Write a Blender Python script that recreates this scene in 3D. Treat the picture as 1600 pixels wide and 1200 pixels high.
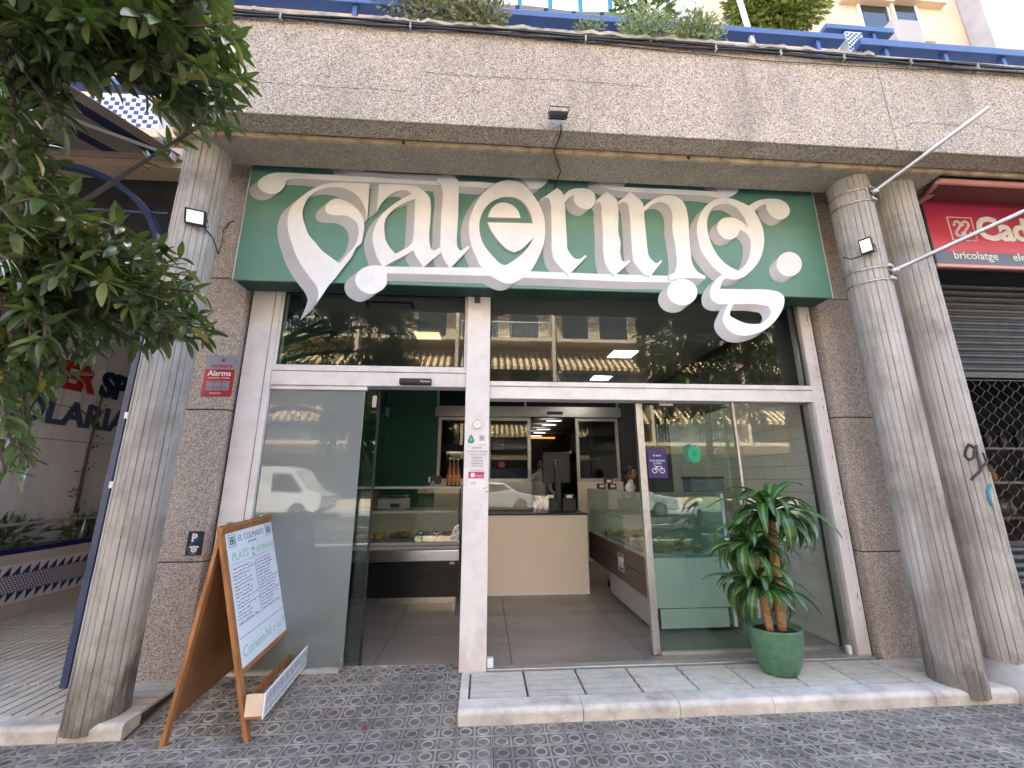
import bpy, bmesh, math, random
from mathutils import Vector, Matrix
from mathutils.geometry import tessellate_polygon
for o in list(bpy.data.objects): bpy.data.objects.remove(o, do_unlink=True)
SC = bpy.context.scene; COL = SC.collection
# ---------------------------------------------------------------- camera
F_PX, CAM_H = 636.178, 1.40
_p, _y, _r = math.radians(13.357), math.radians(3.9575), math.radians(-.09)
_f = Vector((math.sin(_y)*math.cos(_p), math.cos(_y)*math.cos(_p), math.sin(_p)))
_rt = Vector((math.cos(_y), -math.sin(_y), 0)); _up = _rt.cross(_f)
AX = _rt*math.cos(_r)+_up*math.sin(_r); AY = -_rt*math.sin(_r)+_up*math.cos(_r); AZ = _f
cam = bpy.data.cameras.new('camera'); co = bpy.data.objects.new('camera', cam); COL.objects.link(co)
cam.sensor_width = 36; cam.sensor_fit = 'HORIZONTAL'; cam.lens = 36*F_PX/1600; cam.clip_start = .05; cam.clip_end = 400
co.matrix_world = Matrix((( AX.x, AY.x, -AZ.x, 0), (AX.y, AY.y, -AZ.y, 0), (AX.z, AY.z, -AZ.z, CAM_H), (0, 0, 0, 1)))
SC.camera = co
# ---------------------------------------------------------------- sky, sun, exposure
SUN_EL, SUN_AZ = 56, -14       # the sun stands behind the building (towards +Y), a little to the left
W = bpy.data.worlds.new('World'); SC.world = W; W.use_nodes = True
wn = W.node_tree.nodes; wl = W.node_tree.links
sky = wn.new('ShaderNodeTexSky'); sky.sky_type = 'NISHITA'; sky.sun_disc = False
sky.sun_elevation = math.radians(SUN_EL); sky.sun_rotation = math.radians(SUN_AZ); sky.air_density = 1.0; sky.dust_density = 3.1; sky.ozone_density = .4
wn['Background'].inputs['Strength'].default_value = .15
wl.new(sky.outputs['Color'], wn['Background'].inputs['Color'])
sl = bpy.data.lights.new('sun', 'SUN'); sl.energy = 3.5; sl.angle = math.radians(.53); sl.color = (1, .93, .82)
so = bpy.data.objects.new('sun', sl); COL.objects.link(so)
_e, _a = math.radians(SUN_EL), math.radians(SUN_AZ)
sdir = Vector((math.sin(_a)*math.cos(_e), math.cos(_a)*math.cos(_e), math.sin(_e)))   # towards the sun
so.rotation_euler = sdir.to_track_quat('Z', 'Y').to_euler()
vs = SC.view_settings; vs.view_transform = 'Standard'; vs.look = 'None'; vs.gamma = 1; vs.use_curve_mapping = False; vs.exposure = 3.28
SC.render.engine = 'CYCLES'
try:
    SC.cycles.max_bounces = 10; SC.cycles.transparent_max_bounces = 24; SC.cycles.diffuse_bounces = 5; SC.cycles.glossy_bounces = 5; SC.cycles.transmission_bounces = 8
    SC.cycles.caustics_reflective = False; SC.cycles.caustics_refractive = False; SC.cycles.sample_clamp_indirect = 6
except Exception: pass
# ---------------------------------------------------------------- pixel -> point helpers (photo pixels, 1600 x 1200)
def ray(u, v): return AX*((u-800)/F_PX)+AY*((600-v)/F_PX)+AZ
O3 = Vector((0, 0, CAM_H))
def pY(u, v, Y): d = ray(u, v); return O3+d*(Y/d.y)
def pZ(u, v, Z): d = ray(u, v); return O3+d*((Z-CAM_H)/d.z)
def pX(u, v, X): d = ray(u, v); return O3+d*(X/d.x)
def pD(u, v, D): return O3+ray(u, v).normalized()*D
R = random.Random(7)
# ---------------------------------------------------------------- materials
MATS = {}
def nodes(name):
    m = bpy.data.materials.new(name); m.use_nodes = True; MATS[name] = m
    nt = m.node_tree; return m, nt, nt.nodes, nt.links, nt.nodes['Principled BSDF']
def mth(N, L, op, a, b=None, c=None):
    n = N.new('ShaderNodeMath'); n.operation = op
    for i, x in enumerate((a, b, c)):
        if x is None: continue
        if isinstance(x, (int, float)): n.inputs[i].default_value = x
        else: L.new(x, n.inputs[i])
    return n.outputs[0]
def mixc(N, L, fac, a, b, mode='MIX'):
    n = N.new('ShaderNodeMix'); n.data_type = 'RGBA'; n.blend_type = mode
    for s, x in ((n.inputs[0], fac), (n.inputs[6], a), (n.inputs[7], b)):
        if isinstance(x, (int, float)): s.default_value = x
        elif isinstance(x, tuple): s.default_value = (*x[:3], 1)
        else: L.new(x, s)
    return n.outputs[2]
def ramp(N, L, fac, stops):
    n = N.new('ShaderNodeValToRGB'); cr = n.color_ramp
    while len(cr.elements) < len(stops): cr.elements.new(.5)
    for e, (p, c) in zip(cr.elements, stops):
        e.position = p; e.color = (*c, 1) if isinstance(c, tuple) else (c, c, c, 1)
    L.new(fac, n.inputs[0]); return n.outputs[0]
def pos(N, L, scale=(1, 1, 1)):
    g = N.new('ShaderNodeNewGeometry'); mp = N.new('ShaderNodeMapping'); mp.inputs['Scale'].default_value = scale
    L.new(g.outputs['Position'], mp.inputs['Vector']); return mp.outputs[0]
def noise(N, L, scale, detail=5, rough=.55, vec=None, sc=(1, 1, 1)):
    n = N.new('ShaderNodeTexNoise'); n.inputs['Scale'].default_value = scale; n.inputs['Detail'].default_value = detail; n.inputs['Roughness'].default_value = rough
    L.new(vec if vec is not None else pos(N, L, sc), n.inputs['Vector']); return n.outputs['Fac']
def bump(N, L, B, height, strength, dist=.01):
    b = N.new('ShaderNodeBump'); b.inputs['Strength'].default_value = strength; b.inputs['Distance'].default_value = dist
    L.new(height, b.inputs['Height']); L.new(b.outputs[0], B.inputs['Normal'])
def mk(name, c1, c2=None, scale=6, rough=.6, metal=0, bmp=0, bscale=40, stretch=(1, 1, 1), lo=.35, hi=.65, coat=0, rand=0, rvar=0, spec=.5, stain=None, stain_scale=1.5, stain_amt=.5, dist=.006, macro=0, splash=None, streak=None):
    m, nt, N, L, B = nodes(name)
    B.inputs['Roughness'].default_value = rough; B.inputs['Metallic'].default_value = metal; B.inputs['Specular IOR Level'].default_value = spec
    if coat: B.inputs['Coat Weight'].default_value = coat; B.inputs['Coat Roughness'].default_value = .03
    col = None
    if c2 is not None:
        f = noise(N, L, scale, 7, .6, sc=stretch); col = ramp(N, L, f, [(lo, c1), (hi, c2)])
        if stain is not None:
            s = ramp(N, L, noise(N, L, stain_scale, 8, .68), [(.48, 0.), (.72, 1.)])
            col = mixc(N, L, mth(N, L, 'MULTIPLY', s, stain_amt), col, stain)
    if macro and col is not None:
        g = ramp(N, L, noise(N, L, .8, 6, .65), [(.34, 1-macro), (.66, 1+macro*.9)]); col = mixc(N, L, 1.0, col, g, 'MULTIPLY')
    if streak is not None:      # run-off streaks
        s = ramp(N, L, noise(N, L, 9, 5, .6, sc=(1, 1, .06)), [(.5, 0.), (.68, 1.)]); s2 = ramp(N, L, noise(N, L, 1.1, 4), [(.42, 0.), (.62, 1.)])
        col = mixc(N, L, mth(N, L, 'MULTIPLY', mth(N, L, 'MULTIPLY', s, s2), .75), col, streak)
    if splash is not None:      # street dirt splashed up from the pavement, ragged edge
        g = N.new('ShaderNodeNewGeometry'); sx = N.new('ShaderNodeSeparateXYZ'); L.new(g.outputs['Position'], sx.inputs[0])
        h = mth(N, L, 'MULTIPLY_ADD', noise(N, L, 5, 7, .7, sc=(1, 1, .5)), 1.5, -.36); s = ramp(N, L, mth(N, L, 'SUBTRACT', h, sx.outputs[2]), [(0, 0.), (.30, 1.)])
        col = mixc(N, L, mth(N, L, 'MULTIPLY', s, .82), col, splash)
    if rand:
        oi = N.new('ShaderNodeObjectInfo'); v = mth(N, L, 'MULTIPLY_ADD', oi.outputs['Random'], 2*rand, 1-rand)
        hs = N.new('ShaderNodeHueSaturation'); L.new(v, hs.inputs['Value'])
        if col is None: hs.inputs['Color'].default_value = (*c1, 1)
        else: L.new(col, hs.inputs['Color'])
        col = hs.outputs[0]
    if col is None: B.inputs['Base Color'].default_value = (*c1, 1)
    else: L.new(col, B.inputs['Base Color'])
    if rvar:
        rr = mth(N, L, 'MULTIPLY_ADD', noise(N, L, scale*2.3, 6), rvar*2, rough-rvar); L.new(rr, B.inputs['Roughness'])
    if bmp: bump(N, L, B, noise(N, L, bscale, 6, .6, sc=stretch), bmp, dist)
    return m
def pebble(name, dark, mid, light, scale=85, stain=(.12, .09, .06), stain_amt=.45, sstretch=(1, 1, .35), warm=None):
    m, nt, N, L, B = nodes(name); B.inputs['Roughness'].default_value = .85
    v = N.new('ShaderNodeTexVoronoi'); v.inputs['Scale'].default_value = scale; L.new(pos(N, L), v.inputs['Vector'])
    sep = N.new('ShaderNodeSeparateColor'); L.new(v.outputs['Color'], sep.inputs[0])
    c = ramp(N, L, sep.outputs[0], [(0, dark), (.22, dark), (.34, mid), (.7, mid), (.82, light), (1, light)])
    big = noise(N, L, .9, 8, .65); c = mixc(N, L, .5, c, ramp(N, L, big, [(.3, .42), (.7, .60)]), 'OVERLAY')
    s = ramp(N, L, noise(N, L, 1.7, 9, .7, sc=sstretch), [(.5, 0.), (.74, 1.)])
    c = mixc(N, L, mth(N, L, 'MULTIPLY', s, stain_amt), c, stain)
    k1 = ramp(N, L, noise(N, L, 4.5, 5, .6, sc=(1, 1, .10)), [(.50, 0.), (.70, 1.)]); k2 = ramp(N, L, noise(N, L, 1.0, 5), [(.45, 0.), (.62, 1.)])
    c = mixc(N, L, mth(N, L, 'MULTIPLY', mth(N, L, 'MULTIPLY', k1, k2), .36), c, stain)
    L.new(c, B.inputs['Base Color'])
    h = mth(N, L, 'MULTIPLY_ADD', v.outputs['Distance'], -1.0, mth(N, L, 'MULTIPLY', noise(N, L, 22, 4), .8))
    bump(N, L, B, h, .75, .006); return m
def leafmat(name, c1, c2, rough, rand):
    m = mk(name, c1, c2, 16, rough, rand=rand, spec=.6); nt = m.node_tree; N, L = nt.nodes, nt.links; B = N['Principled BSDF']
    src = B.inputs['Base Color'].links[0].from_socket; t = N.new('ShaderNodeBsdfTranslucent'); L.new(mixc(N, L, 1.0, src, (1.15, 1.35, .5), 'MULTIPLY'), t.inputs[0])
    mx = N.new('ShaderNodeMixShader'); mx.inputs[0].default_value = .24; L.new(B.outputs[0], mx.inputs[1]); L.new(t.outputs[0], mx.inputs[2]); L.new(mx.outputs[0], N['Material Output'].inputs[0]); return m
def glass(name, tint, ior=1.5, gain=1.6, rough=0.0):
    m, nt, N, L, B = nodes(name); N.remove(B); out = N['Material Output']
    t = N.new('ShaderNodeBsdfTransparent'); t.inputs[0].default_value = (*tint, 1)
    g = N.new('ShaderNodeBsdfGlossy'); g.inputs['Roughness'].default_value = rough; g.inputs['Color'].default_value = (.95, .97, .96, 1)
    ge = N.new('ShaderNodeNewGeometry'); vm = N.new('ShaderNodeVectorMath'); vm.operation = 'DOT_PRODUCT'; L.new(ge.outputs['Normal'], vm.inputs[0]); L.new(ge.outputs['Incoming'], vm.inputs[1])
    c = mth(N, L, 'ABSOLUTE', vm.outputs['Value']); s5 = mth(N, L, 'POWER', mth(N, L, 'SUBTRACT', 1.0, c), 5.0); f0 = ((ior-1)/(ior+1))**2
    k = mth(N, L, 'MINIMUM', mth(N, L, 'MULTIPLY', mth(N, L, 'MULTIPLY_ADD', s5, 1-f0, f0), gain), 1.0)      # Schlick, the same from both sides of the sheet
    mx = N.new('ShaderNodeMixShader'); L.new(k, mx.inputs[0]); L.new(t.outputs[0], mx.inputs[1]); L.new(g.outputs[0], mx.inputs[2]); L.new(mx.outputs[0], out.inputs[0])
    return m
def emit(name, col, st):
    m, nt, N, L, B = nodes(name); B.inputs['Base Color'].default_value = (*col, 1); B.inputs['Emission Color'].default_value = (*col, 1); B.inputs['Emission Strength'].default_value = st; return m

pebble('parapet_pebble', (.22, .175, .13), (.48, .405, .325), (.68, .61, .525), 140, (.17, .14, .105), .40)
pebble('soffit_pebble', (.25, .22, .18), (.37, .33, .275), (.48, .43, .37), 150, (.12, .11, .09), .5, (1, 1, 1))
pebble('pilaster_granite', (.26, .20, .16), (.47, .385, .32), (.63, .555, .49), 160, (.17, .135, .11), .5)
mk('drip_ochre', (.46, .345, .20), (.62, .50, .33), 9, .9, bmp=.5, bscale=90, stain=(.10, .07, .04), stain_scale=7, stain_amt=.8)
mk('concrete', (.36, .335, .30), (.50, .475, .435), 3.5, .85, bmp=.5, bscale=60, stretch=(1, 1, .3), stain=(.17, .135, .10), stain_scale=2.6, stain_amt=.7, macro=.18, splash=(.11, .09, .07), streak=(.15, .125, .10))
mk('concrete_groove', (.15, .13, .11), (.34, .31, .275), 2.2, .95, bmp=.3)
mk('plinth_cement', (.30, .285, .265), (.44, .42, .39), 4, .85, bmp=.5, bscale=50, stain=(.16, .13, .11), stain_amt=.5)
mk('frame_white', (.70, .665, .65), (.78, .745, .73), 5, .42, bmp=.15, bscale=30, stain=(.40, .35, .31), stain_scale=4.5, stain_amt=.4, splash=(.55, .50, .46))
mk('frame_shadow_gap', (.015, .014, .013), rough=.95)
mk('aluminium', (.42, .42, .41), (.52, .52, .51), 30, .35, metal=.85, rvar=.08)
mk('steel', (.60, .60, .60), (.70, .70, .69), 18, .25, metal=1, rvar=.07)
mk('galvanised', (.46, .47, .48), (.58, .59, .60), 14, .38, metal=.8, rvar=.08)
mk('black_plastic', (.018, .018, .02), rough=.45)
mk('black_rubber', (.012, .012, .012), rough=.75)
mk('sign_green', (.092, .225, .172), (.118, .262, .205), 2.2, .42, bmp=.05, bscale=9, stain=(.13, .29, .23), stain_scale=.9, stain_amt=.6)
mk('sign_edge', (.03, .07, .05), rough=.6)
mk('letter_white', (.79, .79, .785), (.86, .86, .855), 4, .5, bmp=.06, bscale=14, stain=(.64, .625, .60), stain_scale=5, stain_amt=.35)
mk('letter_grey', (.40, .405, .42), (.46, .465, .48), 3, .55, bmp=.05, bscale=14)
mk('panot_dark', (.105, .092, .077), (.178, .158, .133), 7, .85, bmp=.4, bscale=120, rand=.24, stain=(.06, .054, .047), stain_scale=2.2, stain_amt=.6, macro=.22)
mk('panot_light', (.215, .193, .163), (.355, .322, .275), 9, .85, bmp=.35, bscale=120, rand=.16, stain=(.125, .115, .105), stain_scale=3.1, stain_amt=.85, macro=.2)
mk('mortar', (.045, .042, .038), (.08, .075, .067), 12, .95, bmp=.3)
mk('asphalt', (.045, .045, .046), (.07, .07, .07), 30, .9, bmp=.5, bscale=150)
mk('step_tile', (.48, .44, .37), (.64, .595, .51), 5, .8, bmp=.35, bscale=90, rand=.08, stain=(.22, .19, .155), stain_scale=5, stain_amt=.75, macro=.12)
mk('kerb_stone', (.47, .425, .365), (.66, .605, .53), 4, .75, bmp=.5, bscale=60, rand=.06, stain=(.26, .21, .175), stain_scale=5, stain_amt=.8, macro=.12)
mk('floor_tile', (.175, .148, .122), (.26, .224, .188), 1.8, .36, bmp=.05, stretch=(.5, 2, 1), rand=.06, macro=.12)
mk('green_wall', (.026, .115, .078), (.034, .135, .092), 1.5, .6)
mk('ceiling_white', (.42, .41, .39), rough=.85)
mk('wall_tile_white', (.50, .47, .43), (.56, .53, .49), 4, .35, rand=.06)
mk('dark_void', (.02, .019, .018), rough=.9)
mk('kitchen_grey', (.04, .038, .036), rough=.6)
mk('counter_beige', (.77, .675, .585), (.82, .725, .635), 1.2, .30)
mk('fridge_black', (.012, .012, .013), rough=.25)
mk('case_brown', (.085, .062, .055), rough=.35)
mk('case_grey', (.40, .40, .40), rough=.4)
mk('case_pale', (.55, .60, .56), rough=.4)
mk('wood', (.25, .095, .028), (.42, .18, .06), 9, .5, stretch=(3, 3, .35), bmp=.15, bscale=60, rvar=.1)
mk('board_back', (.20, .085, .03), (.27, .12, .045), 5, .65)
mk('paper_white', (.70, .735, .80), (.76, .79, .85), 3, .35, coat=.3)
mk('plain_white', (.78, .77, .75), rough=.5)
mk('wood_pale', (.66, .50, .38), (.72, .57, .45), 8, .6)
mk('ink_dark', (.03, .035, .10), rough=.6)
mk('ink_green', (.015, .13, .075), rough=.6)
mk('ink_pale_green', (.30, .52, .42), rough=.6)
mk('ink_grey', (.16, .17, .19), rough=.6)
mk('teal', (.01, .27, .25), rough=.45)
mk('magenta', (.50, .03, .16), rough=.45)
mk('red_print', (.42, .012, .025), rough=.4)
mk('grey_print', (.25, .26, .31), rough=.4)
mk('blue_print', (.015, .06, .25), rough=.4)
mk('purple_print', (.022, .012, .115), rough=.4)
mk('emerald', (.0, .30, .15), rough=.45)
mk('slate_black', (.022, .023, .026), rough=.5)
mk('pot_green', (.062, .155, .085), (.095, .205, .12), 14, .42, bmp=.6, bscale=16, dist=.012, stain=(.12, .16, .10), stain_scale=6, stain_amt=.4)
mk('soil', (.018, .013, .009), (.04, .03, .02), 60, .95, bmp=.9, bscale=120)
mk('cane_bark', (.30, .17, .08), (.46, .29, .15), 26, .8, bmp=.7, bscale=60, stretch=(1, 1, 2))
leafmat('drac_leaf', (.030, .085, .022), (.046, .125, .032), 0.32, 0.25)
leafmat('drac_stripe', (.12, .23, .045), (.18, .31, .065), 0.32, 0.2)
mk('cherry_red', (.52, .035, .085), (.57, .05, .10), 2, .38)
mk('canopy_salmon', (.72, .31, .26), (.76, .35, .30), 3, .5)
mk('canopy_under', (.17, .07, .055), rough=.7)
mk('slate_blue', (.10, .135, .19), rough=.45)
mk('shutter', (.03, .03, .03), (.05, .049, .047), 8, .42, metal=.4)  # near-black base colour has the shade on the slats put into it
mk('mesh_metal', (.10, .10, .10), rough=.5, metal=.6)
mk('rail_blue', (.035, .085, .24), (.045, .105, .28), 6, .42, stain=(.05, .09, .2), stain_amt=.4)
mk('navy_metal', (.022, .032, .085), (.035, .05, .12), 6, .42)
mk('stucco_peach', (.60, .44, .29), (.68, .51, .35), 1.6, .9, bmp=.25, bscale=90, stain=(.45, .33, .23), stain_amt=.4)
mk('stucco_orange', (.50, .26, .12), (.56, .30, .15), 1.6, .9, bmp=.25, bscale=90)
mk('stucco_grey', (.42, .39, .37), (.50, .47, .45), 3, .9, bmp=.3, bscale=80)
mk('wall_white', (.66, .69, .76), (.73, .755, .82), 1.1, .8, bmp=.12, bscale=40, stain=(.48, .47, .48), stain_scale=1.2, stain_amt=.5, streak=(.36, .34, .33))
mk('logo_red', (.40, .02, .02), rough=.5)
mk('logo_navy', (.012, .022, .085), rough=.5)
mk('letter_blue_grey', (.06, .085, .16), rough=.5)
mk('tile_white', (.62, .64, .68), rough=.3)
mk('tile_blue', (.012, .014, .11), rough=.3)
leafmat('leaf_dark', (.050, .080, .026), (.085, .125, .042), 0.3, 0.35)
leafmat('leaf_mid', (.11, .145, .044), (.155, .195, .062), 0.34, 0.3)
leafmat('leaf_yellow', (.26, .23, .03), (.34, .29, .05), 0.42, 0.2)
mk('bark', (.065, .048, .038), (.12, .095, .075), 18, .95, bmp=.9, bscale=40, stretch=(1, 1, .35))
mk('shrub_green', (.085, .15, .035), (.16, .24, .06), 9, .6)
mk('succulent_green', (.20, .27, .10), (.32, .40, .18), 9, .6)
mk('dry_shrub', (.18, .20, .09), (.31, .33, .16), 9, .7)
mk('conifer_green', (.17, .22, .035), (.30, .36, .06), 9, .6)
mk('dead_leaf', (.28, .09, .03), rough=.8)
mk('cable_black', (.012, .012, .014), rough=.6)
mk('lichen_cement', (.32, .29, .24), (.52, .47, .39), 7, .95, bmp=.8, bscale=60, stain=(.12, .10, .08), stain_scale=6, stain_amt=.7)
mk('skin', (.42, .22, .14), rough=.5); mk('hair_dark', (.015, .011, .009), rough=.6)
mk('cloth_white', (.62, .62, .61), rough=.8); mk('cloth_black', (.02, .02, .022), rough=.85)
mk('amber_glass', (.17, .05, .012), rough=.12, coat=.6); mk('label_orange', (.50, .20, .05), rough=.6)
mk('food_brown', (.22, .10, .035), (.42, .24, .09), 40, .6, bmp=.8, bscale=90); mk('food_yellow', (.50, .34, .10), (.60, .45, .18), 40, .6)
mk('foil', (.60, .60, .58), rough=.25, metal=1)
mk('van_white', (.80, .80, .79), rough=.25, coat=.6); mk('car_silver', (.55, .56, .57), rough=.28, metal=.5, coat=.6)
mk('car_glass', (.02, .025, .028), rough=.05, coat=.5); mk('facade_cream', (.58, .47, .33), (.64, .53, .38), .8, .9)
mk('awning_cream', (.66, .52, .30), rough=.85); mk('awning_brown', (.16, .085, .04), rough=.85)
mk('awning_beige', (.42, .345, .28), rough=.9); mk('awning_navy', (.02, .035, .09), rough=.9)
mk('awning_white', (.74, .75, .76), rough=.85); mk('awning_teal', (.03, .24, .36), rough=.85)
mk('dark_glass', (.02, .024, .026), rough=.06)
mk('paint_teal', (.03, .22, .32), rough=.6)
glass('glass_clear', (.93, .96, .945), 1.5, 1.0); glass('glass_transom', (.80, .82, .80), 1.5, 1.0); glass('glass_door', (.78, .87, .83), 1.5, 1.0)
mk('film_grey', (.155, .180, .176), (.175, .20, .196), .6, .55, coat=1.0)
emit('panel_light', (1, .97, .88), .45); emit('panel_bright', (1, .96, .86), 3.2); emit('panel_yellow', (1, .93, .46), .16); emit('led_flood', (1, .90, .55), .16); emit('led_cool', (.80, .93, 1), .10); emit('led_strip', (1, .42, .12), .14)
# ---------------------------------------------------------------- mesh builder
class MB:
    def __init__(s): s.v = []; s.f = []; s.mi = []; s.cur = 0
    def add(s, vs, fs):
        n = len(s.v); s.v += [tuple(x) for x in vs]
        for f in fs: s.f.append([n+i for i in f]); s.mi.append(s.cur)
        return s
    def box(s, x0, x1, y0, y1, z0, z1, M=None):
        vs = [Vector((x, y, z)) for x in (x0, x1) for y in (y0, y1) for z in (z0, z1)]
        if M is not None: vs = [M @ v for v in vs]
        return s.add(vs, [(0, 1, 3, 2), (4, 6, 7, 5), (0, 4, 5, 1), (2, 3, 7, 6), (0, 2, 6, 4), (1, 5, 7, 3)])
    def hexa(s, lo, hi):      # two quads (same winding), bottom and top
        return s.add(list(lo)+list(hi), [(3, 2, 1, 0), (4, 5, 6, 7)]+[(i, (i+1) % 4, 4+(i+1) % 4, 4+i) for i in range(4)])
    def tube(s, pts, r, n=10, cap=True):
        pts = [Vector(p) for p in pts]; rs = r if isinstance(r, (list, tuple)) else [r]*len(pts); rings = []; prev = None
        for i, p in enumerate(pts):
            d = (pts[min(i+1, len(pts)-1)]-pts[max(i-1, 0)]).normalized()
            if prev is None: a = d.orthogonal().normalized()
            else: a = (prev-d*prev.dot(d)); a = a.normalized() if a.length > 1e-6 else d.orthogonal().normalized()
            prev = a; b = d.cross(a)
            rings.append([p+(a*math.cos(t)+b*math.sin(t))*rs[i] for t in (2*math.pi*k/n for k in range(n))])
        fs = [(i*n+k, i*n+(k+1) % n, (i+1)*n+(k+1) % n, (i+1)*n+k) for i in range(len(pts)-1) for k in range(n)]
        if cap: fs += [tuple(reversed(range(n))), tuple((len(pts)-1)*n+k for k in range(n))]
        return s.add([v for q in rings for v in q], fs)
    def lathe(s, prof, n=32, c=(0, 0, 0), sx=1, sy=1):
        vs = [(c[0]+r*sx*math.cos(2*math.pi*k/n), c[1]+r*sy*math.sin(2*math.pi*k/n), c[2]+z) for r, z in prof for k in range(n)]
        fs = [(i*n+k, i*n+(k+1) % n, (i+1)*n+(k+1) % n, (i+1)*n+k) for i in range(len(prof)-1) for k in range(n)]
        fs.append(tuple(reversed(range(n)))); fs.append(tuple((len(prof)-1)*n+k for k in range(n)))
        return s.add(vs, fs)
    def poly(s, loops, fn, t):     # flat shape with holes; fn(x, y, depth) -> point; depth 0 front .. t back
        tri = tessellate_polygon([[Vector((x, y, 0)) for x, y in l] for l in loops]); flat = [p for l in loops for p in l]; n = len(flat)
        vs = [fn(x, y, 0) for x, y in flat]+[fn(x, y, t) for x, y in flat]
        fs = []
        for a, b, c in tri:
            fs += [(a, b, c), (n+c, n+b, n+a)]
        k = 0
        for l in loops:
            m = len(l)
            fs += [(k+i, k+(i+1) % m, n+k+(i+1) % m, n+k+i) for i in range(m)]; k += m
        return s.add(vs, fs)
    def sphere(s, c, rx, ry, rz, n=12, m=8):
        vs = []; fs = []
        for i in range(m+1):
            th = math.pi*i/m
            for k in range(n):
                ph = 2*math.pi*k/n; vs.append((c[0]+rx*math.sin(th)*math.cos(ph), c[1]+ry*math.sin(th)*math.sin(ph), c[2]+rz*math.cos(th)))
        for i in range(m):
            for k in range(n): fs.append((i*n+k, (i+1)*n+k, (i+1)*n+(k+1) % n, i*n+(k+1) % n))
        return s.add(vs, fs)
    def mesh(s, name, mats, smooth=False):
        me = bpy.data.meshes.new(name); me.from_pydata(s.v, [], s.f)
        for m in (mats if isinstance(mats, (list, tuple)) else [mats]): me.materials.append(MATS[m])
        if any(s.mi): me.polygons.foreach_set('material_index', s.mi)
        bm = bmesh.new(); bm.from_mesh(me); bmesh.ops.recalc_face_normals(bm, faces=bm.faces); bm.to_mesh(me); bm.free()
        if smooth: me.shade_smooth()
        me.update(); return me
    def build(s, name, mats, parent=None, smooth=False, bevel=0, local=False, auto=False, seg=2):
        o = bpy.data.objects.new(name, s.mesh(name, mats, smooth)); COL.objects.link(o); put(o, parent, local)
        if bevel:
            b = o.modifiers.new('bevel', 'BEVEL'); b.width = bevel; b.segments = seg; b.limit_method = 'ANGLE'; b.angle_limit = math.radians(40)
        return o
def put(o, parent, local=False):
    if parent is not None:
        o.parent = parent
        if not local and parent.type == 'EMPTY': o.matrix_parent_inverse = Matrix.Translation(-parent.location)
    return o
def box(name, x0, x1, y0, y1, z0, z1, m, parent=None, bevel=0, local=False, seg=2): return MB().box(x0, x1, y0, y1, z0, z1).build(name, m, parent, bevel=bevel, local=local, seg=seg)
def tag(o, label=None, cat=None, group=None, kind=None):
    if label: o['label'] = label
    if cat: o['category'] = cat
    if group: o['group'] = group
    if kind: o['kind'] = kind
    return o
def thing(name, label, cat, loc=(0, 0, 0), rz=0, group=None):
    o = bpy.data.objects.new(name, None); COL.objects.link(o); o.location = loc; o.rotation_euler = (0, 0, rz); o.empty_display_size = .1
    return tag(o, label, cat, group)
def inst(src, loc, parent, rot=(0, 0, 0), scale=None, name=None):
    o = src.copy(); COL.objects.link(o); o.location = loc; o.rotation_euler = rot; o.parent = parent
    if scale is not None: o.scale = scale
    return o
FONTS = []
def text(name, s, size, p, xdir, zdir, m, parent, ext=.0012, align='CENTER', bold=0, local=False, xs=1, shear=0, sp=1):
    """flat lettering: baseline centre at p, running along xdir, upright along zdir"""
    c = bpy.data.curves.new(name, 'FONT'); c.body = s; c.size = size; c.align_x = align; c.extrude = ext; c.offset = bold; c.shear = shear; c.space_character = sp; c.resolution_u = 3
    o = bpy.data.objects.new(name, c); COL.objects.link(o)
    x = Vector(xdir).normalized(); z = Vector(zdir).normalized(); y = x.cross(z)
    Mx = Matrix(((x.x*xs, z.x, -y.x*-1, p[0]), (x.y*xs, z.y, -y.y*-1, p[1]), (x.z*xs, z.z, -y.z*-1, p[2]), (0, 0, 0, 1)))
    FONTS.append((o, name, m, parent, local, Mx)); return o
def smooth_loop(pts, sub=5):
    """closed Catmull-Rom through (x, y) points; a third member marks a sharp corner"""
    n = len(pts); out = []
    for i in range(n):
        p0, p1, p2, p3 = pts[i-1], pts[i], pts[(i+1) % n], pts[(i+2) % n]
        P1 = Vector(p1[:2]); P2 = Vector(p2[:2]); L = (P2-P1).length
        def tan(a, b, c):
            A, Bv, Cv = Vector(a[:2]), Vector(b[:2]), Vector(c[:2]); d1 = (Bv-A).length+1e-6; d2 = (Cv-Bv).length+1e-6
            t = (Bv-A)/d1*d2/(d1+d2)+(Cv-Bv)/d2*d1/(d1+d2); return t
        t1 = (P2-P1)/max(L, 1e-6) if len(p1) > 2 else tan(p0, p1, p2)
        t2 = (P2-P1)/max(L, 1e-6) if len(p2) > 2 else tan(p1, p2, p3)
        if len(p1) > 2 and len(p2) > 2: out.append((P1.x, P1.y)); continue
        for k in range(sub):
            t = k/sub; h1 = 2*t**3-3*t*t+1; h2 = -2*t**3+3*t*t; h3 = t**3-2*t*t+t; h4 = t**3-t*t
            q = P1*h1+P2*h2+t1*L*h3+t2*L*h4; out.append((q.x, q.y))
    return out
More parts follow.
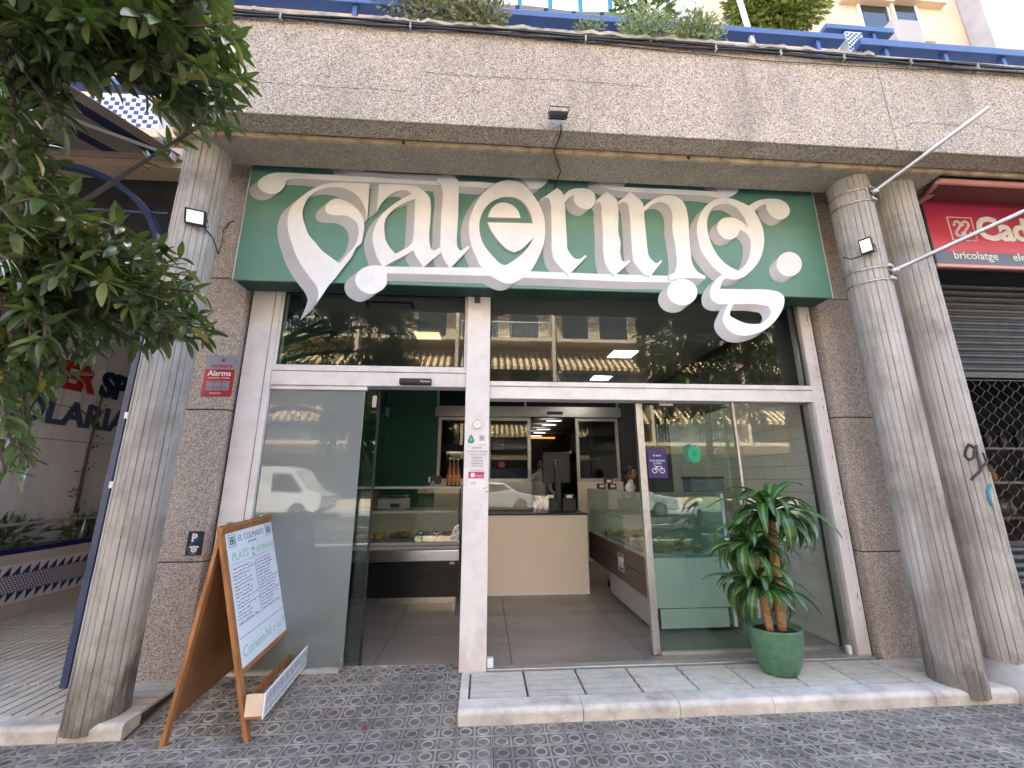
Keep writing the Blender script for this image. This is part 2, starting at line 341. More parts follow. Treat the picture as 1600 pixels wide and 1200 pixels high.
# ================================================================ GROUND
FY = 3.34          # plane of the shopfront frame
ZS = .08           # top of the step
PIT = .2035        # paving tile module
def tile_mesh(seg, low=False):
    b = MB(); h = PIT/2-.0012; q = PIT/4
    b.cur = 0; b.add([(-h, -h, -.0035), (h, -h, -.0035), (h, h, -.0035), (-h, h, -.0035)], [(0, 1, 2, 3)])
    b.cur = 1; w = .0065
    def slab(x0, x1, y0, y1): b.add([(x0, y0, -.0036), (x1, y0, -.0036), (x1, y1, -.0036), (x0, y1, -.0036), (x0+.001, y0+.001, 0), (x1-.001, y0+.001, 0), (x1-.001, y1-.001, 0), (x0+.001, y1-.001, 0)], [(4, 5, 6, 7), (0, 1, 5, 4), (1, 2, 6, 5), (2, 3, 7, 6), (3, 0, 4, 7)])
    slab(-h, h, -h, -h+w); slab(-h, h, h-w, h); slab(-h, -h+w, -h+w, h-w); slab(h-w, h, -h+w, h-w)
    slab(-h+w, h-w, -w*.9, w*.9); slab(-w*.9, w*.9, -h+w, -w*.9); slab(-w*.9, w*.9, w*.9, h-w)
    for cx in (-q, q):
        for cy in (-q, q):
            vs = []; fs = []
            for k in range(seg):
                a = 2*math.pi*k/seg
                for r, z in ((.0385, -.0036), (.0365, 0), (.0275, 0), (.0255, -.0036)): vs.append((cx+r*math.cos(a), cy+r*math.sin(a), z))
            for k in range(seg):
                n = (k+1) % seg
                for j in range(3): fs.append((k*4+j, n*4+j, n*4+j+1, k*4+j+1))
            b.add(vs, fs)
    return b
pav = box('pavement', -40, 40, -3.2, 2.86, -.3, -.006, 'mortar'); tag(pav, kind='structure')
t0 = tile_mesh(20).build('paving_tile', ['panot_dark', 'panot_light'], pav, local=True)
first = True
Y_T = 2.80-PIT/2; XR = -.13
def lay(x, y, z=0, rx=0):
    global first
    if first: t0.location = (x, y, z); t0.rotation_euler = (rx, 0, 0); first = False; return t0
    return inst(t0, (x, y, z+R.uniform(-.0012, .0012)), pav, (rx+R.uniform(-.004, .004), R.uniform(-.004, .004), R.choice((0, 1, 2, 3))*math.pi/2 if rx == 0 else 0))
for j in range(7):
    for i in range(-16, 21):
        lay(XR-PIT/2+PIT*i+R.uniform(-.001, .001), Y_T-PIT*j)
slope = math.atan2(ZS+.008, FY-2.80)
for j in range(3):
    for i in range(9):
        d = PIT*(j+.5); lay(XR-PIT/2-PIT*i, 2.80+d*math.cos(slope), d*math.sin(slope), slope)
# the rest of the walk, behind and beside the nearest tiles
b = MB(); src = tile_mesh(10)
for j in range(7, 26):
    for i in range(-22, 26):
        ox, oy = XR-PIT/2+PIT*i, Y_T-PIT*j
        for f, m in zip(src.f, src.mi): pass
        n = len(b.v); b.v += [(x+ox, y+oy, z) for x, y, z in src.v]; b.f += [[n+k for k in f] for f in src.f]; b.mi += src.mi
tag(b.build('paving_tiles', ['panot_dark', 'panot_light'], pav), kind='stuff')
b = MB()
for _ in range(46):      # trodden gum and drips
    x, y, r_ = R.uniform(-2.6, 4.2), R.uniform(1.55, 2.74), R.uniform(.006, .016); b.add([(x+r_*R.uniform(.7, 1.2)*math.cos(k*math.pi/4), y+r_*R.uniform(.7, 1.2)*math.sin(k*math.pi/4), .0022) for k in range(8)], [tuple(range(8))])
tag(b.build('gum_spots', 'mortar', pav), kind='stuff')
MB().hexa([(-1.99, 2.80, -.2), (XR+.02, 2.80, -.2), (XR+.02, FY+.02, -.2), (-1.99, FY+.02, -.2)], [(-1.99, 2.80, -.006), (XR+.02, 2.80, -.006), (XR+.02, FY+.02, ZS+.002), (-1.99, FY+.02, ZS+.002)]).build('ramp_bed', 'mortar', pav)
box('pavement_kerb', -40, 40, -3.42, -3.202, -.3, -.004, 'kerb_stone', pav, .015)
road = box('road', -60, 60, -12.6, -3.422, -.4, -.13, 'asphalt'); tag(road, kind='structure')
for k in range(-5, 6): box('lane_marking', k*5, k*5+2, -8.06, -7.94, -.1295, -.126, 'plain_white', road)
fp = box('far_pavement', -60, 60, -60, -12.602, -.4, 0, 'stucco_grey'); tag(fp, kind='structure')
# ---- steps with stone kerb and ribbed tiles
def ribbed(n, w, d):
    b = MB(); s = d/n
    for k in range(n): b.add(*(lambda x0, x1, y0, y1: ([(x0, y0, -.02), (x1, y0, -.02), (x1, y1, -.02), (x0, y1, -.02), (x0+.002, y0+.002, 0), (x1-.002, y0+.002, 0), (x1-.002, y1-.002, 0), (x0+.002, y1-.002, 0)], [(4, 5, 6, 7), (0, 1, 5, 4), (1, 2, 6, 5), (2, 3, 7, 6), (3, 0, 4, 7)]))(-w/2+.006, w/2-.006, -d/2+s*k+.006, -d/2+s*(k+1)-.006))
    return b
def kerb(name, x0, x1, y0, y1, z0, z1, parent, r=.03):
    prof = [(y1, z0), (y0, z0), (y0-.004, z1-r)]+[(y0-.004+r*(1-math.cos(a)), z1-r+r*math.sin(a)) for a in (math.pi*k/12 for k in range(1, 7))]+[(y1, z1)]
    n = len(prof); b = MB(); b.add([(x, y, z) for x in (x0, x1) for y, z in prof], [tuple(range(n)), tuple(reversed(range(n, 2*n)))]+[(i, (i+1) % n, n+(i+1) % n, n+i) for i in range(n)])
    return b.build(name, 'kerb_stone', parent)
step = box('step', XR+.012, 3.93, 2.80+.02, FY+.3, -.1, ZS-.016, 'mortar'); tag(step, kind='structure')
xs = [XR, .62, 1.22, 1.82, 2.9, 3.55, 3.94]
for a, c in zip(xs[:-1], xs[1:]): kerb('kerb_stone', a+.002, c-.002, 2.80, 2.925, -.1, ZS, step)
rt = ribbed(5, .372, .355); src = None
for i in range(11):
    p = (XR+.06+.186+i*.372, 2.93+.1785, ZS)
    if src is None: src = rt.build('ribbed_tile', 'step_tile', step, local=True); src.location = p
    else: inst(src, p, step, (R.uniform(-.003, .003), R.uniform(-.002, .002), 0))
box('end_strip', XR, XR+.055, 2.93, 3.30, -.05, ZS-.002, 'kerb_stone', step, .006)
box('door_sill', .045, 3.0, 3.292, 3.36, ZS-.02, ZS+.012, 'galvanised', step, .004)
MB().lathe([(.001, 0), (.022, 0), (.022, .005), (.012, .007), (.001, .007)], 16, (1.42, 3.2, ZS)).build('floor_stud', 'galvanised', step)
sstep = box('side_step', -12, -1.995, 2.82, 12, -.1, ZS-.016, 'mortar'); tag(sstep, kind='structure')
for a, c in ((-8, -5.2), (-5.2, -3.6), (-3.6, -2.32), (-2.32, -1.985)): kerb('kerb_stone', a+.003, c-.003, 2.80, 2.925, -.1, ZS, sstep)
src = None; rt = ribbed(5, .4, .4)
for j in range(17):
    for i in range(9):
        x, y = -2.19-.4*i, 3.13+.4*j
        if src is None: src = rt.build('ribbed_tile', 'step_tile', sstep, local=True); src.location = (x, y, ZS)
        else: inst(src, (x, y, ZS), sstep, (R.uniform(-.002, .002), R.uniform(-.002, .002), math.pi/2))
# ================================================================ BUILDING
B = thing('apartment_building', 'pebbledash apartment building with fluted concrete columns and deep beam over the shopfront', 'building', (0, 6, 0))
BX0, BX1 = -2.38, 14.0
ZB, ZB1, ZP = 3.959, 3.987, 4.93
par = box('parapet', BX0, 3.29, 2.53, 2.70, ZB1-.001, ZP, 'parapet_pebble', B, .006)
box('parapet', 3.302, BX1, 2.533, 2.70, ZB1, ZP-.015, 'parapet_pebble', B, .006)
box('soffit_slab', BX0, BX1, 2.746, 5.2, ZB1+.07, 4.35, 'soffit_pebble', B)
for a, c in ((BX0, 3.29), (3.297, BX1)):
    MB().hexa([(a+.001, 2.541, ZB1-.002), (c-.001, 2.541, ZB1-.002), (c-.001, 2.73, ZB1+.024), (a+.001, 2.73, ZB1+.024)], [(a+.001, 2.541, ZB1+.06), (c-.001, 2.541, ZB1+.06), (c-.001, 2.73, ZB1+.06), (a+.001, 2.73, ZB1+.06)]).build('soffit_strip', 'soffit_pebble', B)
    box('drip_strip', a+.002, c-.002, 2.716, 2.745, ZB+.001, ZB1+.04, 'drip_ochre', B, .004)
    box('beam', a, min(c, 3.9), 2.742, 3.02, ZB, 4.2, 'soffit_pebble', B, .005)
for u, v in ((630, 219), (1076, 244)):
    p = pZ(u, v, ZB1-.002); q = Vector((p.x, 2.716, ZB+.016)); MB().tube([q+Vector((0, -.004, 0)), q+Vector((0, .01, 0))], .014, 14).build('drain_hole', 'dark_void', B)
# coping, cement lip and its broken edge
b = MB(); n = 90; prev = None
for k in range(n+1):
    x = BX0+(3.29-BX0)*k/n; j = R.uniform(-.012, .012); z = R.uniform(-.008, .01)
    cur = [(x, 2.515+j, ZP+.001), (x, 2.515+j, ZP+.03+z), (x, 2.72, ZP+.035+z), (x, 2.72, ZP+.001)]
    if prev: b.add(prev+cur, [(0, 4, 5, 1), (1, 5, 6, 2), (2, 6, 7, 3), (3, 7, 4, 0)])
    prev = cur
b.build('coping', 'lichen_cement', par); box('coping', 3.30, BX1, 2.52, 2.71, ZP-.014, ZP+.012, 'lichen_cement', B, .006)
# fine cracks in the render (open joints)
def crack(pts, w=.0045):
    b = MB(); q = []
    for (u0, v0), (u1, v1) in zip(pts[:-1], pts[1:]):
        n = max(2, int(math.hypot(u1-u0, v1-v0)/6))
        for k in range(n): t = k/n; q.append(pY(u0+(u1-u0)*t, v0+(v1-v0)*t+R.uniform(-1, 1), 2.5285))
    vs = []
    for p in q: ww = w*R.uniform(.3, 1); vs += [(p.x, p.y, p.z+ww/2), (p.x, p.y, p.z-ww/2)]
    b.add(vs, [(2*i, 2*i+1, 2*i+3, 2*i+2) for i in range(len(q)-1)]); b.build('crack', 'frame_shadow_gap', par)
crack([(400, 127), (480, 134), (560, 138), (640, 143)]); crack([(665, 113), (720, 118), (800, 122), (870, 124), (950, 130), (1025, 137)]); crack([(1415, 198), (1428, 191), (1480, 194), (1540, 199), (1600, 205)])
# ---- fluted columns
def column(name, cx, cy, r, z0, z1, label, nf=24):
    b = MB(); prof = []; rnd = random.Random(int(cx*100))
    for k in range(nf):
        a0 = 2*math.pi*k/nf; da = 2*math.pi/nf; g = rnd.uniform(.05, .12)*da; dp = rnd.uniform(.003, .008)
        prof += [(a0+g, r, 0), (a0+da*.5, r+.0015, 0), (a0+da-g, r, 0), (a0+da-g*.5, r-dp, 1), (a0+da+g*.5, r-dp, 1)]
    zs = [z0+(z1-z0)*k/26 for k in range(27)]; n = len(prof)
    off = [rnd.uniform(-.0035, .0035) for _ in range(nf)]
    vs = []
    for z in zs:
        for i, (a, rr, g) in enumerate(prof):
            q = rr+(0 if g else off[i//5])+rnd.uniform(-.0009, .0009); vs.append((cx+q*math.cos(a), cy+q*math.sin(a), z))
    for j in range(len(zs)-1):
        for i in range(n):
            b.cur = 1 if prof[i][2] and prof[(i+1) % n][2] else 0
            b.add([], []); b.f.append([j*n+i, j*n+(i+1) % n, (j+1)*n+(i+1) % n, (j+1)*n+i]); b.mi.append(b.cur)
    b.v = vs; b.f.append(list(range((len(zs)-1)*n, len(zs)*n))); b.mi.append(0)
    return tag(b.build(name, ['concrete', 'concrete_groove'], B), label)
CL = (-2.23, 2.92, .147); CR = (3.205, 2.92, .147); CR2 = (3.66, 2.96, .150)
column('column', *CL, ZS-.05, ZB+.002, 'fluted concrete column left of the shopfront, beside the leafy tree')
column('column', *CR, ZS-.05, ZB+.002, 'fluted concrete column carrying two clamped flag poles')
c2 = column('column', *CR2, .2, ZB+.002, 'fluted concrete column with black spray scrawl, nearest the red sign')
p = pZ(1575, 1028, .2)
b = MB(); b.lathe([(.001, 0), (.27, 0), (.26, .09), (.215, .16), (.165, .215), (.152, .26), (.001, .26)], 28, (CR2[0]+.02, CR2[1], -.02)); b.build('column_base', 'plinth_cement', c2, True)
box('base_block', 3.76, 6.5, 2.83, 3.30, -.05, .19, 'plinth_cement', B, .03)
# spray scrawl on the second right column: tube strokes lying on its skin
def on_col(c, u, v, eps=.003):
    d = ray(u, v); ax, ay = -c[0], -c[1]; rr = c[2]+eps
    A = d.x**2+d.y**2; Bq = 2*(d.x*ax+d.y*ay); C = ax*ax+ay*ay-rr*rr; D = Bq*Bq-4*A*C
    if D < 0: D = 0
    return O3+d*((-Bq-math.sqrt(D))/(2*A))
def strokes(name, lists, c, r, m, parent):
    b = MB()
    for l in lists:
        pts = []
        for (a, e) in zip(l[:-1], l[1:]):
            for k in range(4): t = k/4; pts.append(on_col(c, a[0]+(e[0]-a[0])*t, a[1]+(e[1]-a[1])*t))
        pts.append(on_col(c, *l[-1])); b.tube(pts, r, 6)
    return b.build(name, m, parent)
strokes('spray_scrawl', [[(1521, 699), (1514, 694), (1509, 703), (1507, 712), (1514, 719), (1521, 715), (1523, 703), (1525, 695), (1527, 712), (1531, 727), (1532, 735), (1524, 742), (1517, 750)], [(1531, 734), (1538, 725), (1543, 718)], [(1535, 707), (1540, 720), (1546, 737)]], CR2, .0085, 'slate_black', c2)
strokes('paint_smear', [[(1547, 757), (1543, 768), (1545, 780), (1550, 790)]], CR2, .010, 'paint_teal', c2)
# ---- granite pilasters either side of the shopfront
def pilaster(label, x0, x1, joints, gap):
    o = box('pilaster', x0+.01, x1-.01, 3.315, 3.8, ZS-.03, 4.15, 'frame_shadow_gap', B); tag(o, label)
    zs = [ZS-.02]+joints+[4.15]
    for a, c in zip(zs[:-1], zs[1:]): box('granite_panel', x0, x1, 3.285, 3.5, a+.004, c-.004, 'pilaster_granite', o, .005)
pilaster('granite panelled pilaster left of the shopfront', -2.62, -2.0, [pY(330, 878, 3.285).z, pY(330, 640, 3.285).z, pY(360, 435, 3.285).z], 0)
pilaster('granite panelled pilaster right of the shopfront', 3.045, 3.95, [pY(1380, 862, 3.285).z, pY(1340, 652, 3.285).z, pY(1310, 468, 3.285).z], 0)
# ---- upper storeys set back behind the terrace
box('terrace_floor', BX0+.01, BX1, 2.72, 6.2, 4.36, 4.42, 'stucco_grey', B)
box('upper_wall', -2.0, 14, 6.2, 12, 4.42, 13.5, 'stucco_peach', B); box('upper_wall', -14, -2.002, 6.0, 12, 4.6, 13.5, 'stucco_orange', B)
def up_window(x0, x1, z0, z1, y=6.2):
    w = box('window', x0, x1, y-.02, y+.02, z0, z1, 'dark_glass', B)
    m = MB(); f = .05
    m.box(x0-f, x0, y-.04, y+.01, z0-f, z1+f); m.box(x1, x1+f, y-.04, y+.01, z0-f, z1+f); m.box(x0, x1, y-.04, y+.01, z1, z1+f); m.box((x0+x1)/2-.02, (x0+x1)/2+.02, y-.045, y-.021, z0, z1)
    m.build('window_frame', 'plain_white', w); box('window_sill', x0-.12, x1+.12, y-.14, y, z0-.09, z0-.001, 'stucco_peach', w)
    return w
a = pY(1318, 8, 6.2); c = pY(1380, 12, 6.2); up_window(a.x, c.x, a.z+.1, a.z+1.5)
a = pY(1398, 10, 6.2); c = pY(1462, 16, 6.2); w = up_window(a.x, c.x, a.z+.1, a.z+1.5); box('roller_blind', a.x+.02, c.x-.35, 6.15, 6.175, a.z+.12, a.z+1.48, 'plain_white', w)
for fl in range(1, 3):
    for x in (-10, -6, -1, 2, 5, 8): up_window(x, x+1.3, 4.5+fl*3, 6+fl*3, 6.2 if x > -2 else 6.0)
pa, pb = pY(1388, 0, 6.15), pY(1400, 38, 6.15); MB().tube([(pa.x, 6.14, 4.5), (pa.x, 6.14, 12)], .045, 12).build('downpipe', 'stucco_peach', B)
p = pY(1545, 40, 5.85); box('side_block', p.x, p.x+5, 5.85, 6.19, 4.45, 13.5, 'stucco_grey', B)
p0 = pY(1402, 60, 3.5); p1 = pY(1440, 60, 3.5); box('terrace_pier', p0.x, p1.x+.05, 3.5, 3.75, 4.42, pY(1410, 30, 3.5).z, 'stucco_grey', B, .01)
p0 = pY(1085, 20, 4.4); box('terrace_wall', 2.2, 3.1, 4.4, 4.55, 4.42, pY(1120, 5, 4.4).z, 'stucco_grey', B, .02)
# ---- left passage
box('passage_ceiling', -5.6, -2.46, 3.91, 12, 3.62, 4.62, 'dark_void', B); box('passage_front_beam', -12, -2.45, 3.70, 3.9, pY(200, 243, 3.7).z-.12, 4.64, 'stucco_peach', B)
box('passage_back_wall', -5.6, -2.0, 9.0, 9.3, 0, 4, 'kitchen_grey', B); box('passage_right_wall', -2.62, -2.45, 3.81, 9, ZS-.03, 4.1, 'pilaster_granite', B)
LW = box('side_wall', -5.4, -5.02, 2.95, 9, 0, 3.62, 'wall_white', B); tag(LW, 'white side wall with raised shop lettering')
q = pX(0, 745, -5.02)
box('wall_joint', -5.0215, -5.015, 3.2, 9, pX(100, 688, -5.02).z-.008, pX(100, 688, -5.02).z+.008, 'stucco_grey', LW)
# balcony with patterned tiles over the passage
YB = 3.72; za, zc = pY(205, 206, YB).z, pY(205, 148, YB).z
bal = box('balcony_wall', -7, pY(247, 200, YB).x, YB, YB+.12, za, zc, 'tile_white', B); tag(bal, 'blue and white tiled balcony wall above the striped awning')
b = MB(); s = .052
x1 = pY(247, 200, YB).x
for i in range(44):
    for j in range(int((zc-za)/s)):
        cx, cz = x1-.04-s*i, za+.03+s*j
        if (i+j) % 2 == 0: b.box(cx-s*.42, cx+s*.42, YB-.003, YB, cz-s*.42, cz+s*.42)
tag(b.build('tile_pattern', 'tile_blue', bal), kind='stuff')
box('balcony_rail', -7, x1+.02, YB-.05, YB+.06, pY(205, 140, YB).z, pY(205, 129, YB).z, 'rail_blue', B, .01)
box('balcony_ledge', -7, x1+.5, YB-.06, YB+.5, za-.10, za-.002, 'stucco_peach', B, .01)
# planter with azulejo tiles in front of the side wall
PXW = -4.62
pl = thing('tiled_planter', 'low planter faced with blue and white patterned tiles below the white lettered wall', 'planter', (-4.8, 5, ZS))
def plz(v, u=0): return pX(u, v, PXW).z
zt0, zt1 = .235, .60
box('planter_wall', -4.95, PXW, 3.0, 8.6, ZS-.02, zt1+.10, 'stucco_grey', pl, .01)
fac = box('tile_face', PXW+.001, PXW+.008, 3.0, 8.6, zt0, zt1, 'tile_white', pl)
b = MB(); X = PXW+.0085; H = zt1-zt0; n = 62; dy = 5.5/n
for k in range(n):
    y = 3.05+dy*k
    for z0, z1 in ((zt1-.01, zt1-.01-H*.24), (zt0+.01, zt0+.01+H*.24)):
        zb, zp = (z1, z0)
        if z0 > z1: b.add([(X, y+.008, z1), (X, y+dy-.008, z1), (X, y+dy-.008, z0)], [(0, 1, 2)])
        else: b.add([(X, y+.008, z1), (X, y+dy-.008, z1), (X, y+.008, z0)], [(0, 1, 2)])
    for r in range(8):
        zc_ = zt0+H*(.29+.06*r); s2 = dy/6
        for j in range(3):
            yy = y+dy*(j+.5)/3+(s2 if r % 2 else 0); b.add([(X, yy-s2*.95, zc_), (X, yy, zc_-H*.03), (X, yy+s2*.95, zc_), (X, yy, zc_+H*.03)], [(0, 1, 2, 3)])
b.build('tile_pattern', 'tile_blue', fac)
box('blue_edge', -4.72, PXW+.004, 3.0, 8.6, zt1+.101, zt1+.15, 'tile_blue', pl, .008); box('planter_soil', -5.0, -4.73, 3.05, 8.55, zt1+.08, zt1+.12, 'soil', pl)
b = MB(); b.tube([(PXW-.06, 3.0, .98), (PXW-.06, 8.6, .98)], .016, 8); b.build('handrail', 'galvanised', pl, True)
for y in (3.6, 5.36, 7.2): MB().tube([(PXW-.06, y, zt1+.12), (PXW-.06, y+.03, .98)], .014, 8).build('rail_post', 'galvanised', pl, True)
# raised letters on the side wall
ly = lambda u, v: pX(u, v, -5.015)
a, c = ly(54, 657), ly(186, 672)
word = text('wall_lettering', 'OLARIA', .40, (-5.014, a.y-.25, a.z), (0, 1, 0), (0, 0, 1), 'letter_blue_grey', LW, .012, 'LEFT', .012, xs=1.0, sp=1.02)
zi = ly(120, 606).z
text('wall_lettering', 'INTER', .44, (-5.014, ly(0, 600).y-.05, zi-.02), (0, 1, 0), (0, 0, 1), 'logo_red', LW, .012, 'LEFT', .02, xs=.86)
text('wall_lettering', 'SPORT', .44, (-5.014, ly(156, 610).y, zi-.02), (0, 1, 0), (0, 0, 1), 'logo_navy', LW, .012, 'LEFT', .022, xs=.9)
# ================================================================ SHOP SIGN
SY = 3.10; SX0, SX1, SZ0, SZ1 = -2.008, 3.038, 2.957, 4.12
SG = thing('shop_sign', 'green fascia board with white gothic lettering and grey drop shade over the shopfront', 'sign', (.5, SY, SZ0))
xm = pY(856, 400, SY).x
for a, c in ((SX0, xm-.0015), (xm+.0015, SX1)): box('sign_panel', a, c, SY, SY+.022, SZ0, SZ1, 'sign_green', SG, .002)
MB().box(SX0+.01, SX1-.01, SY+.024, SY+.20, SZ0+.004, SZ0+.05).box(SX0+.01, SX1-.01, SY+.024, SY+.06, SZ0+.052, SZ1-.05).build('sign_frame', 'sign_edge', SG)
box('side_trim', SX0-.006, SX0-.0005, SY-.001, SY+.20, SZ0, SZ1, 'plain_white', SG); box('side_trim', SX1+.0005, SX1+.006, SY-.001, SY+.20, SZ0, SZ1, 'plain_white', SG)
TL = {1: (380, 250, .125), 2: (420, 370, .125), 3: (560, 250, .125), 4: (560, 350, .125), 5: (720, 260, .125), 6: (720, 350, .125), 7: (880, 260, .125), 8: (880, 360, .125), 9: (1040, 270, .1375), 10: (1040, 390, .1375)}
def S(seq):
    t = None; out = []
    for e in seq:
        if isinstance(e, int): t = TL[e]; continue
        p = pY(t[0]+e[0]*t[2], t[1]+e[1]*t[2], SY); out.append((p.x, p.z, 1) if len(e) > 2 else (p.x, p.z))
    return smooth_loop(out)
def ell(t, cx, cy, rx, ry): return [t]+[(cx+rx*math.cos(2*math.pi*k/20), cy+ry*math.sin(2*math.pi*k/20)) for k in range(20)]
NL = [0]
def letter(name, loops, off=(-.070, -.056), hole_off=None):
    L_ = [S(l) for l in loops]; NL[0] += 1; t = .016+.0006*NL[0]
    b = MB(); tri = tessellate_polygon([[Vector((x, y, 0)) for x, y in l] for l in L_]); flat = [p for l in L_ for p in l]
    b.cur = 0; b.add([(x, SY-t, z) for x, z in flat], tri)
    o = b.build(name, 'letter_white', SG)
    # grey drop shade: the slanting sides and back of the cut-out
    g = MB(); n = len(flat); g.v = [(x, SY-t+.0004, z) for x, z in flat]+[(x+o_[0], SY-.0012-.00012*NL[0], z+o_[1]) for o_, l in zip([off]+[hole_off or off]*9, L_) for x, z in l]; k = 0
    for l in L_:
        m = len(l)
        for i in range(m): g.f.append([k+i, k+(i+1) % m, n+k+(i+1) % m, n+k+i]); g.mi.append(0)
        k += m
    if hole_off is None:
        for a, c, d in tri: g.f.append([n+a, n+c, n+d]); g.mi.append(0)
    g.build('drop_shade', 'letter_grey', o); return o
letter('letter_c', [[1, (1587, 312, 1), (1400, 303), (1180, 298), (1000, 325), (850, 395), (720, 490), (620, 590), (580, 680), (565, 800), (580, 930), (620, 1060), (665, 1190), 2, (430, 390), (540, 540), (600, 620), (628, 700), (622, 790), (605, 842, 1), (680, 740), (760, 620), (830, 540), (930, 410), (1040, 270), (1120, 130), 1, (1470, 1070), (1505, 960), (1520, 860), (1510, 760), (1465, 670), (1390, 590), (1290, 530), (1180, 497), (1090, 530), (1040, 600), (1040, 650), (1080, 690), (1170, 707), (1280, 710), (1360, 740), (1420, 790), (1448, 870), (1445, 960), (1405, 1080), 2, (1000, 220), (893, 347, 1), (800, 280), (670, 180), (580, 70), 1, (840, 965), (790, 850), (755, 720), (755, 650), (780, 570), (830, 480), (920, 410), (1050, 365), (1180, 357), (1310, 385), (1410, 440), (1480, 520), (1530, 620), (1555, 770, 1), (1570, 560), (1587, 312, 1)][:-1]], (-.080, -.066))
ta = S([2, (470, 720), (488, 790), (470, 860), (395, 1045, 1), (560, 890), (605, 838, 1), (600, 760)]); MB().poly([ta], lambda x, z, d: (x, SY-.004+d, z), .003).build('letter_tail', 'letter_grey', SG)
letter('swash_bar', [[1, (195, 330), (215, 270), (290, 215), (400, 180), (520, 175), (700, 185), (1000, 200), (1590, 231), 3, (500, 255), (1060, 280, 1), (1060, 329, 1), (500, 308), (150, 293), 1, (1000, 268), (700, 250), (600, 258), (550, 275, 1), (540, 320), (500, 385), (440, 425), (370, 440), (290, 425), (225, 385)]])
letter('swash_bar', [[1, (1215, 132, 1), (1270, 170), (1350, 188), (1590, 203), 3, (500, 225), (1010, 246, 1), (1040, 212, 1), (500, 188), (70, 165, 1), (110, 110, 1), 1, (1560, 90, 1), (1200, 80, 1)]], (-.055, -.035))
letter('letter_a', [[3, (262, 320, 1), (420, 322), (620, 335), (710, 345), (800, 390), (860, 440), (895, 490), (907, 560), (900, 800), 4, (888, 150), (895, 260), (920, 330), (950, 345), (990, 325), (1035, 295, 1), (1040, 365, 1), (815, 560, 1), (760, 470), (710, 390), (695, 345, 1), (560, 420), (400, 505), (318, 556, 1), (260, 470), (215, 360), (190, 250), 3, (185, 960), (205, 880), (250, 770), (320, 680), (420, 590), (540, 510), (675, 437, 1), (620, 405), (570, 395), (500, 405), (400, 455), (330, 520), (270, 600), (238, 668, 1), (250, 500)],
    [3, (714, 500, 1), (600, 545), (480, 610), (390, 690), (345, 760), (330, 830), 4, (335, 130), (350, 220), (400, 310), (470, 386, 1), (560, 340), (640, 290), (680, 235), (692, 160), 3, (703, 800)]])
letter('letter_t', [[3, (1042, 205, 1), (1195, 210, 1), (1225, 245), (1256, 292, 1), (1254, 500), (1247, 750), 4, (1234, 150), (1232, 230), (1245, 310), (1275, 345), (1320, 325), (1375, 287, 1), (1400, 310, 1), (1150, 570, 1), (1090, 490), (1045, 390), (1030, 330), (1030, 150), 3, (1038, 700), (1050, 380), (1035, 326, 1), (968, 278, 1)]])
letter('swash_bar', [[3, (1240, 289, 1), (1600, 300), 5, (430, 232, 1), (330, 291, 1), (0, 268), 3, (1240, 345, 1)]])
letter('lower_bar', [[2, (1090, 540), (1115, 470), (1180, 410), (1270, 378), (1380, 375), (1470, 385, 1), 4, (800, 555), (1600, 575), 6, (300, 577), (870, 605), (1600, 632), 8, (800, 568), (1330, 582, 1), (1380, 662, 1), (800, 655), (0, 622), 6, (770, 685), (370, 664), (0, 655), 4, (800, 640), (370, 632, 1), 2, (1485, 478, 1), (1484, 560), (1478, 610), (1440, 660), (1360, 710), (1280, 730), (1190, 700), (1120, 640), (1095, 590)]], (-.085, -.062))
letter('letter_e', [[5, (600, 190), (480, 215), (380, 270), (290, 340), (200, 460), (140, 590), (105, 720), (105, 850), (130, 1000), 6, (180, 400), (270, 575), (370, 660), (480, 725), (570, 758), (640, 755), (720, 720), (790, 670), (870, 600), (960, 450), (1010, 340), (1045, 200), 5, (1050, 760), (1042, 680), (1000, 540), (930, 420), (850, 310), (760, 235), (680, 200)],
    [5, (895, 730, 1), (880, 650), (840, 550), (770, 460), (680, 410), (570, 400), (450, 425), (350, 490), (280, 580), (240, 690), (232, 800), (250, 900), 6, (285, 270), (340, 350), (420, 440), (510, 518), (555, 528), (620, 495), (740, 410), (820, 330), (870, 260), (905, 190, 1), (830, 265), (750, 335), (675, 370, 1), (590, 340), (500, 260), (400, 130), 5, (360, 780), (335, 718, 1)]], (-.070, -.056), (-.010, -.006))
letter('letter_e_eye', [[5, (342, 655, 1), (360, 590), (410, 520), (480, 478), (560, 475), (640, 505), (710, 570), (745, 665, 1)]], (-.012, -.010))
letter('swash_drop', [[5, (740, 100, 1), (765, 190), (820, 240), (850, 300, 1), (930, 302), (1010, 275), (1060, 235), (1085, 190), (1095, 100, 1)]], (-.055, -.045))
letter('letter_r', [[5, (985, 440, 1), (1065, 385), (1200, 290, 1), (1250, 330), (1284, 385, 1), 7, (60, 328), (130, 300), (220, 293), (310, 305), (370, 350), (397, 420), (385, 480), (350, 530), (290, 557), (230, 547), (160, 500), (125, 445), (132, 375, 1), (80, 400), (15, 470, 1), (25, 700), (42, 960), 8, (45, 240), (90, 320), (150, 372), (190, 375), (270, 325, 1), (285, 345, 1), (60, 578, 1), 6, (1220, 540), (1160, 460), (1135, 370), (1130, 200), 5, (1125, 620), (1112, 470), (1085, 415), (1055, 410), (1000, 452, 1)]])
letter('letter_i', [[7, (535, 335, 1), (665, 440, 1), (680, 600), (690, 900), 8, (700, 130), (710, 340), (740, 405), (765, 410), (805, 388, 1), (832, 408, 1), (630, 585, 1), (570, 530), (520, 440), (495, 330), (488, 100), 7, (470, 600), (460, 490), (440, 468), (395, 492, 1), (410, 440, 1)]])
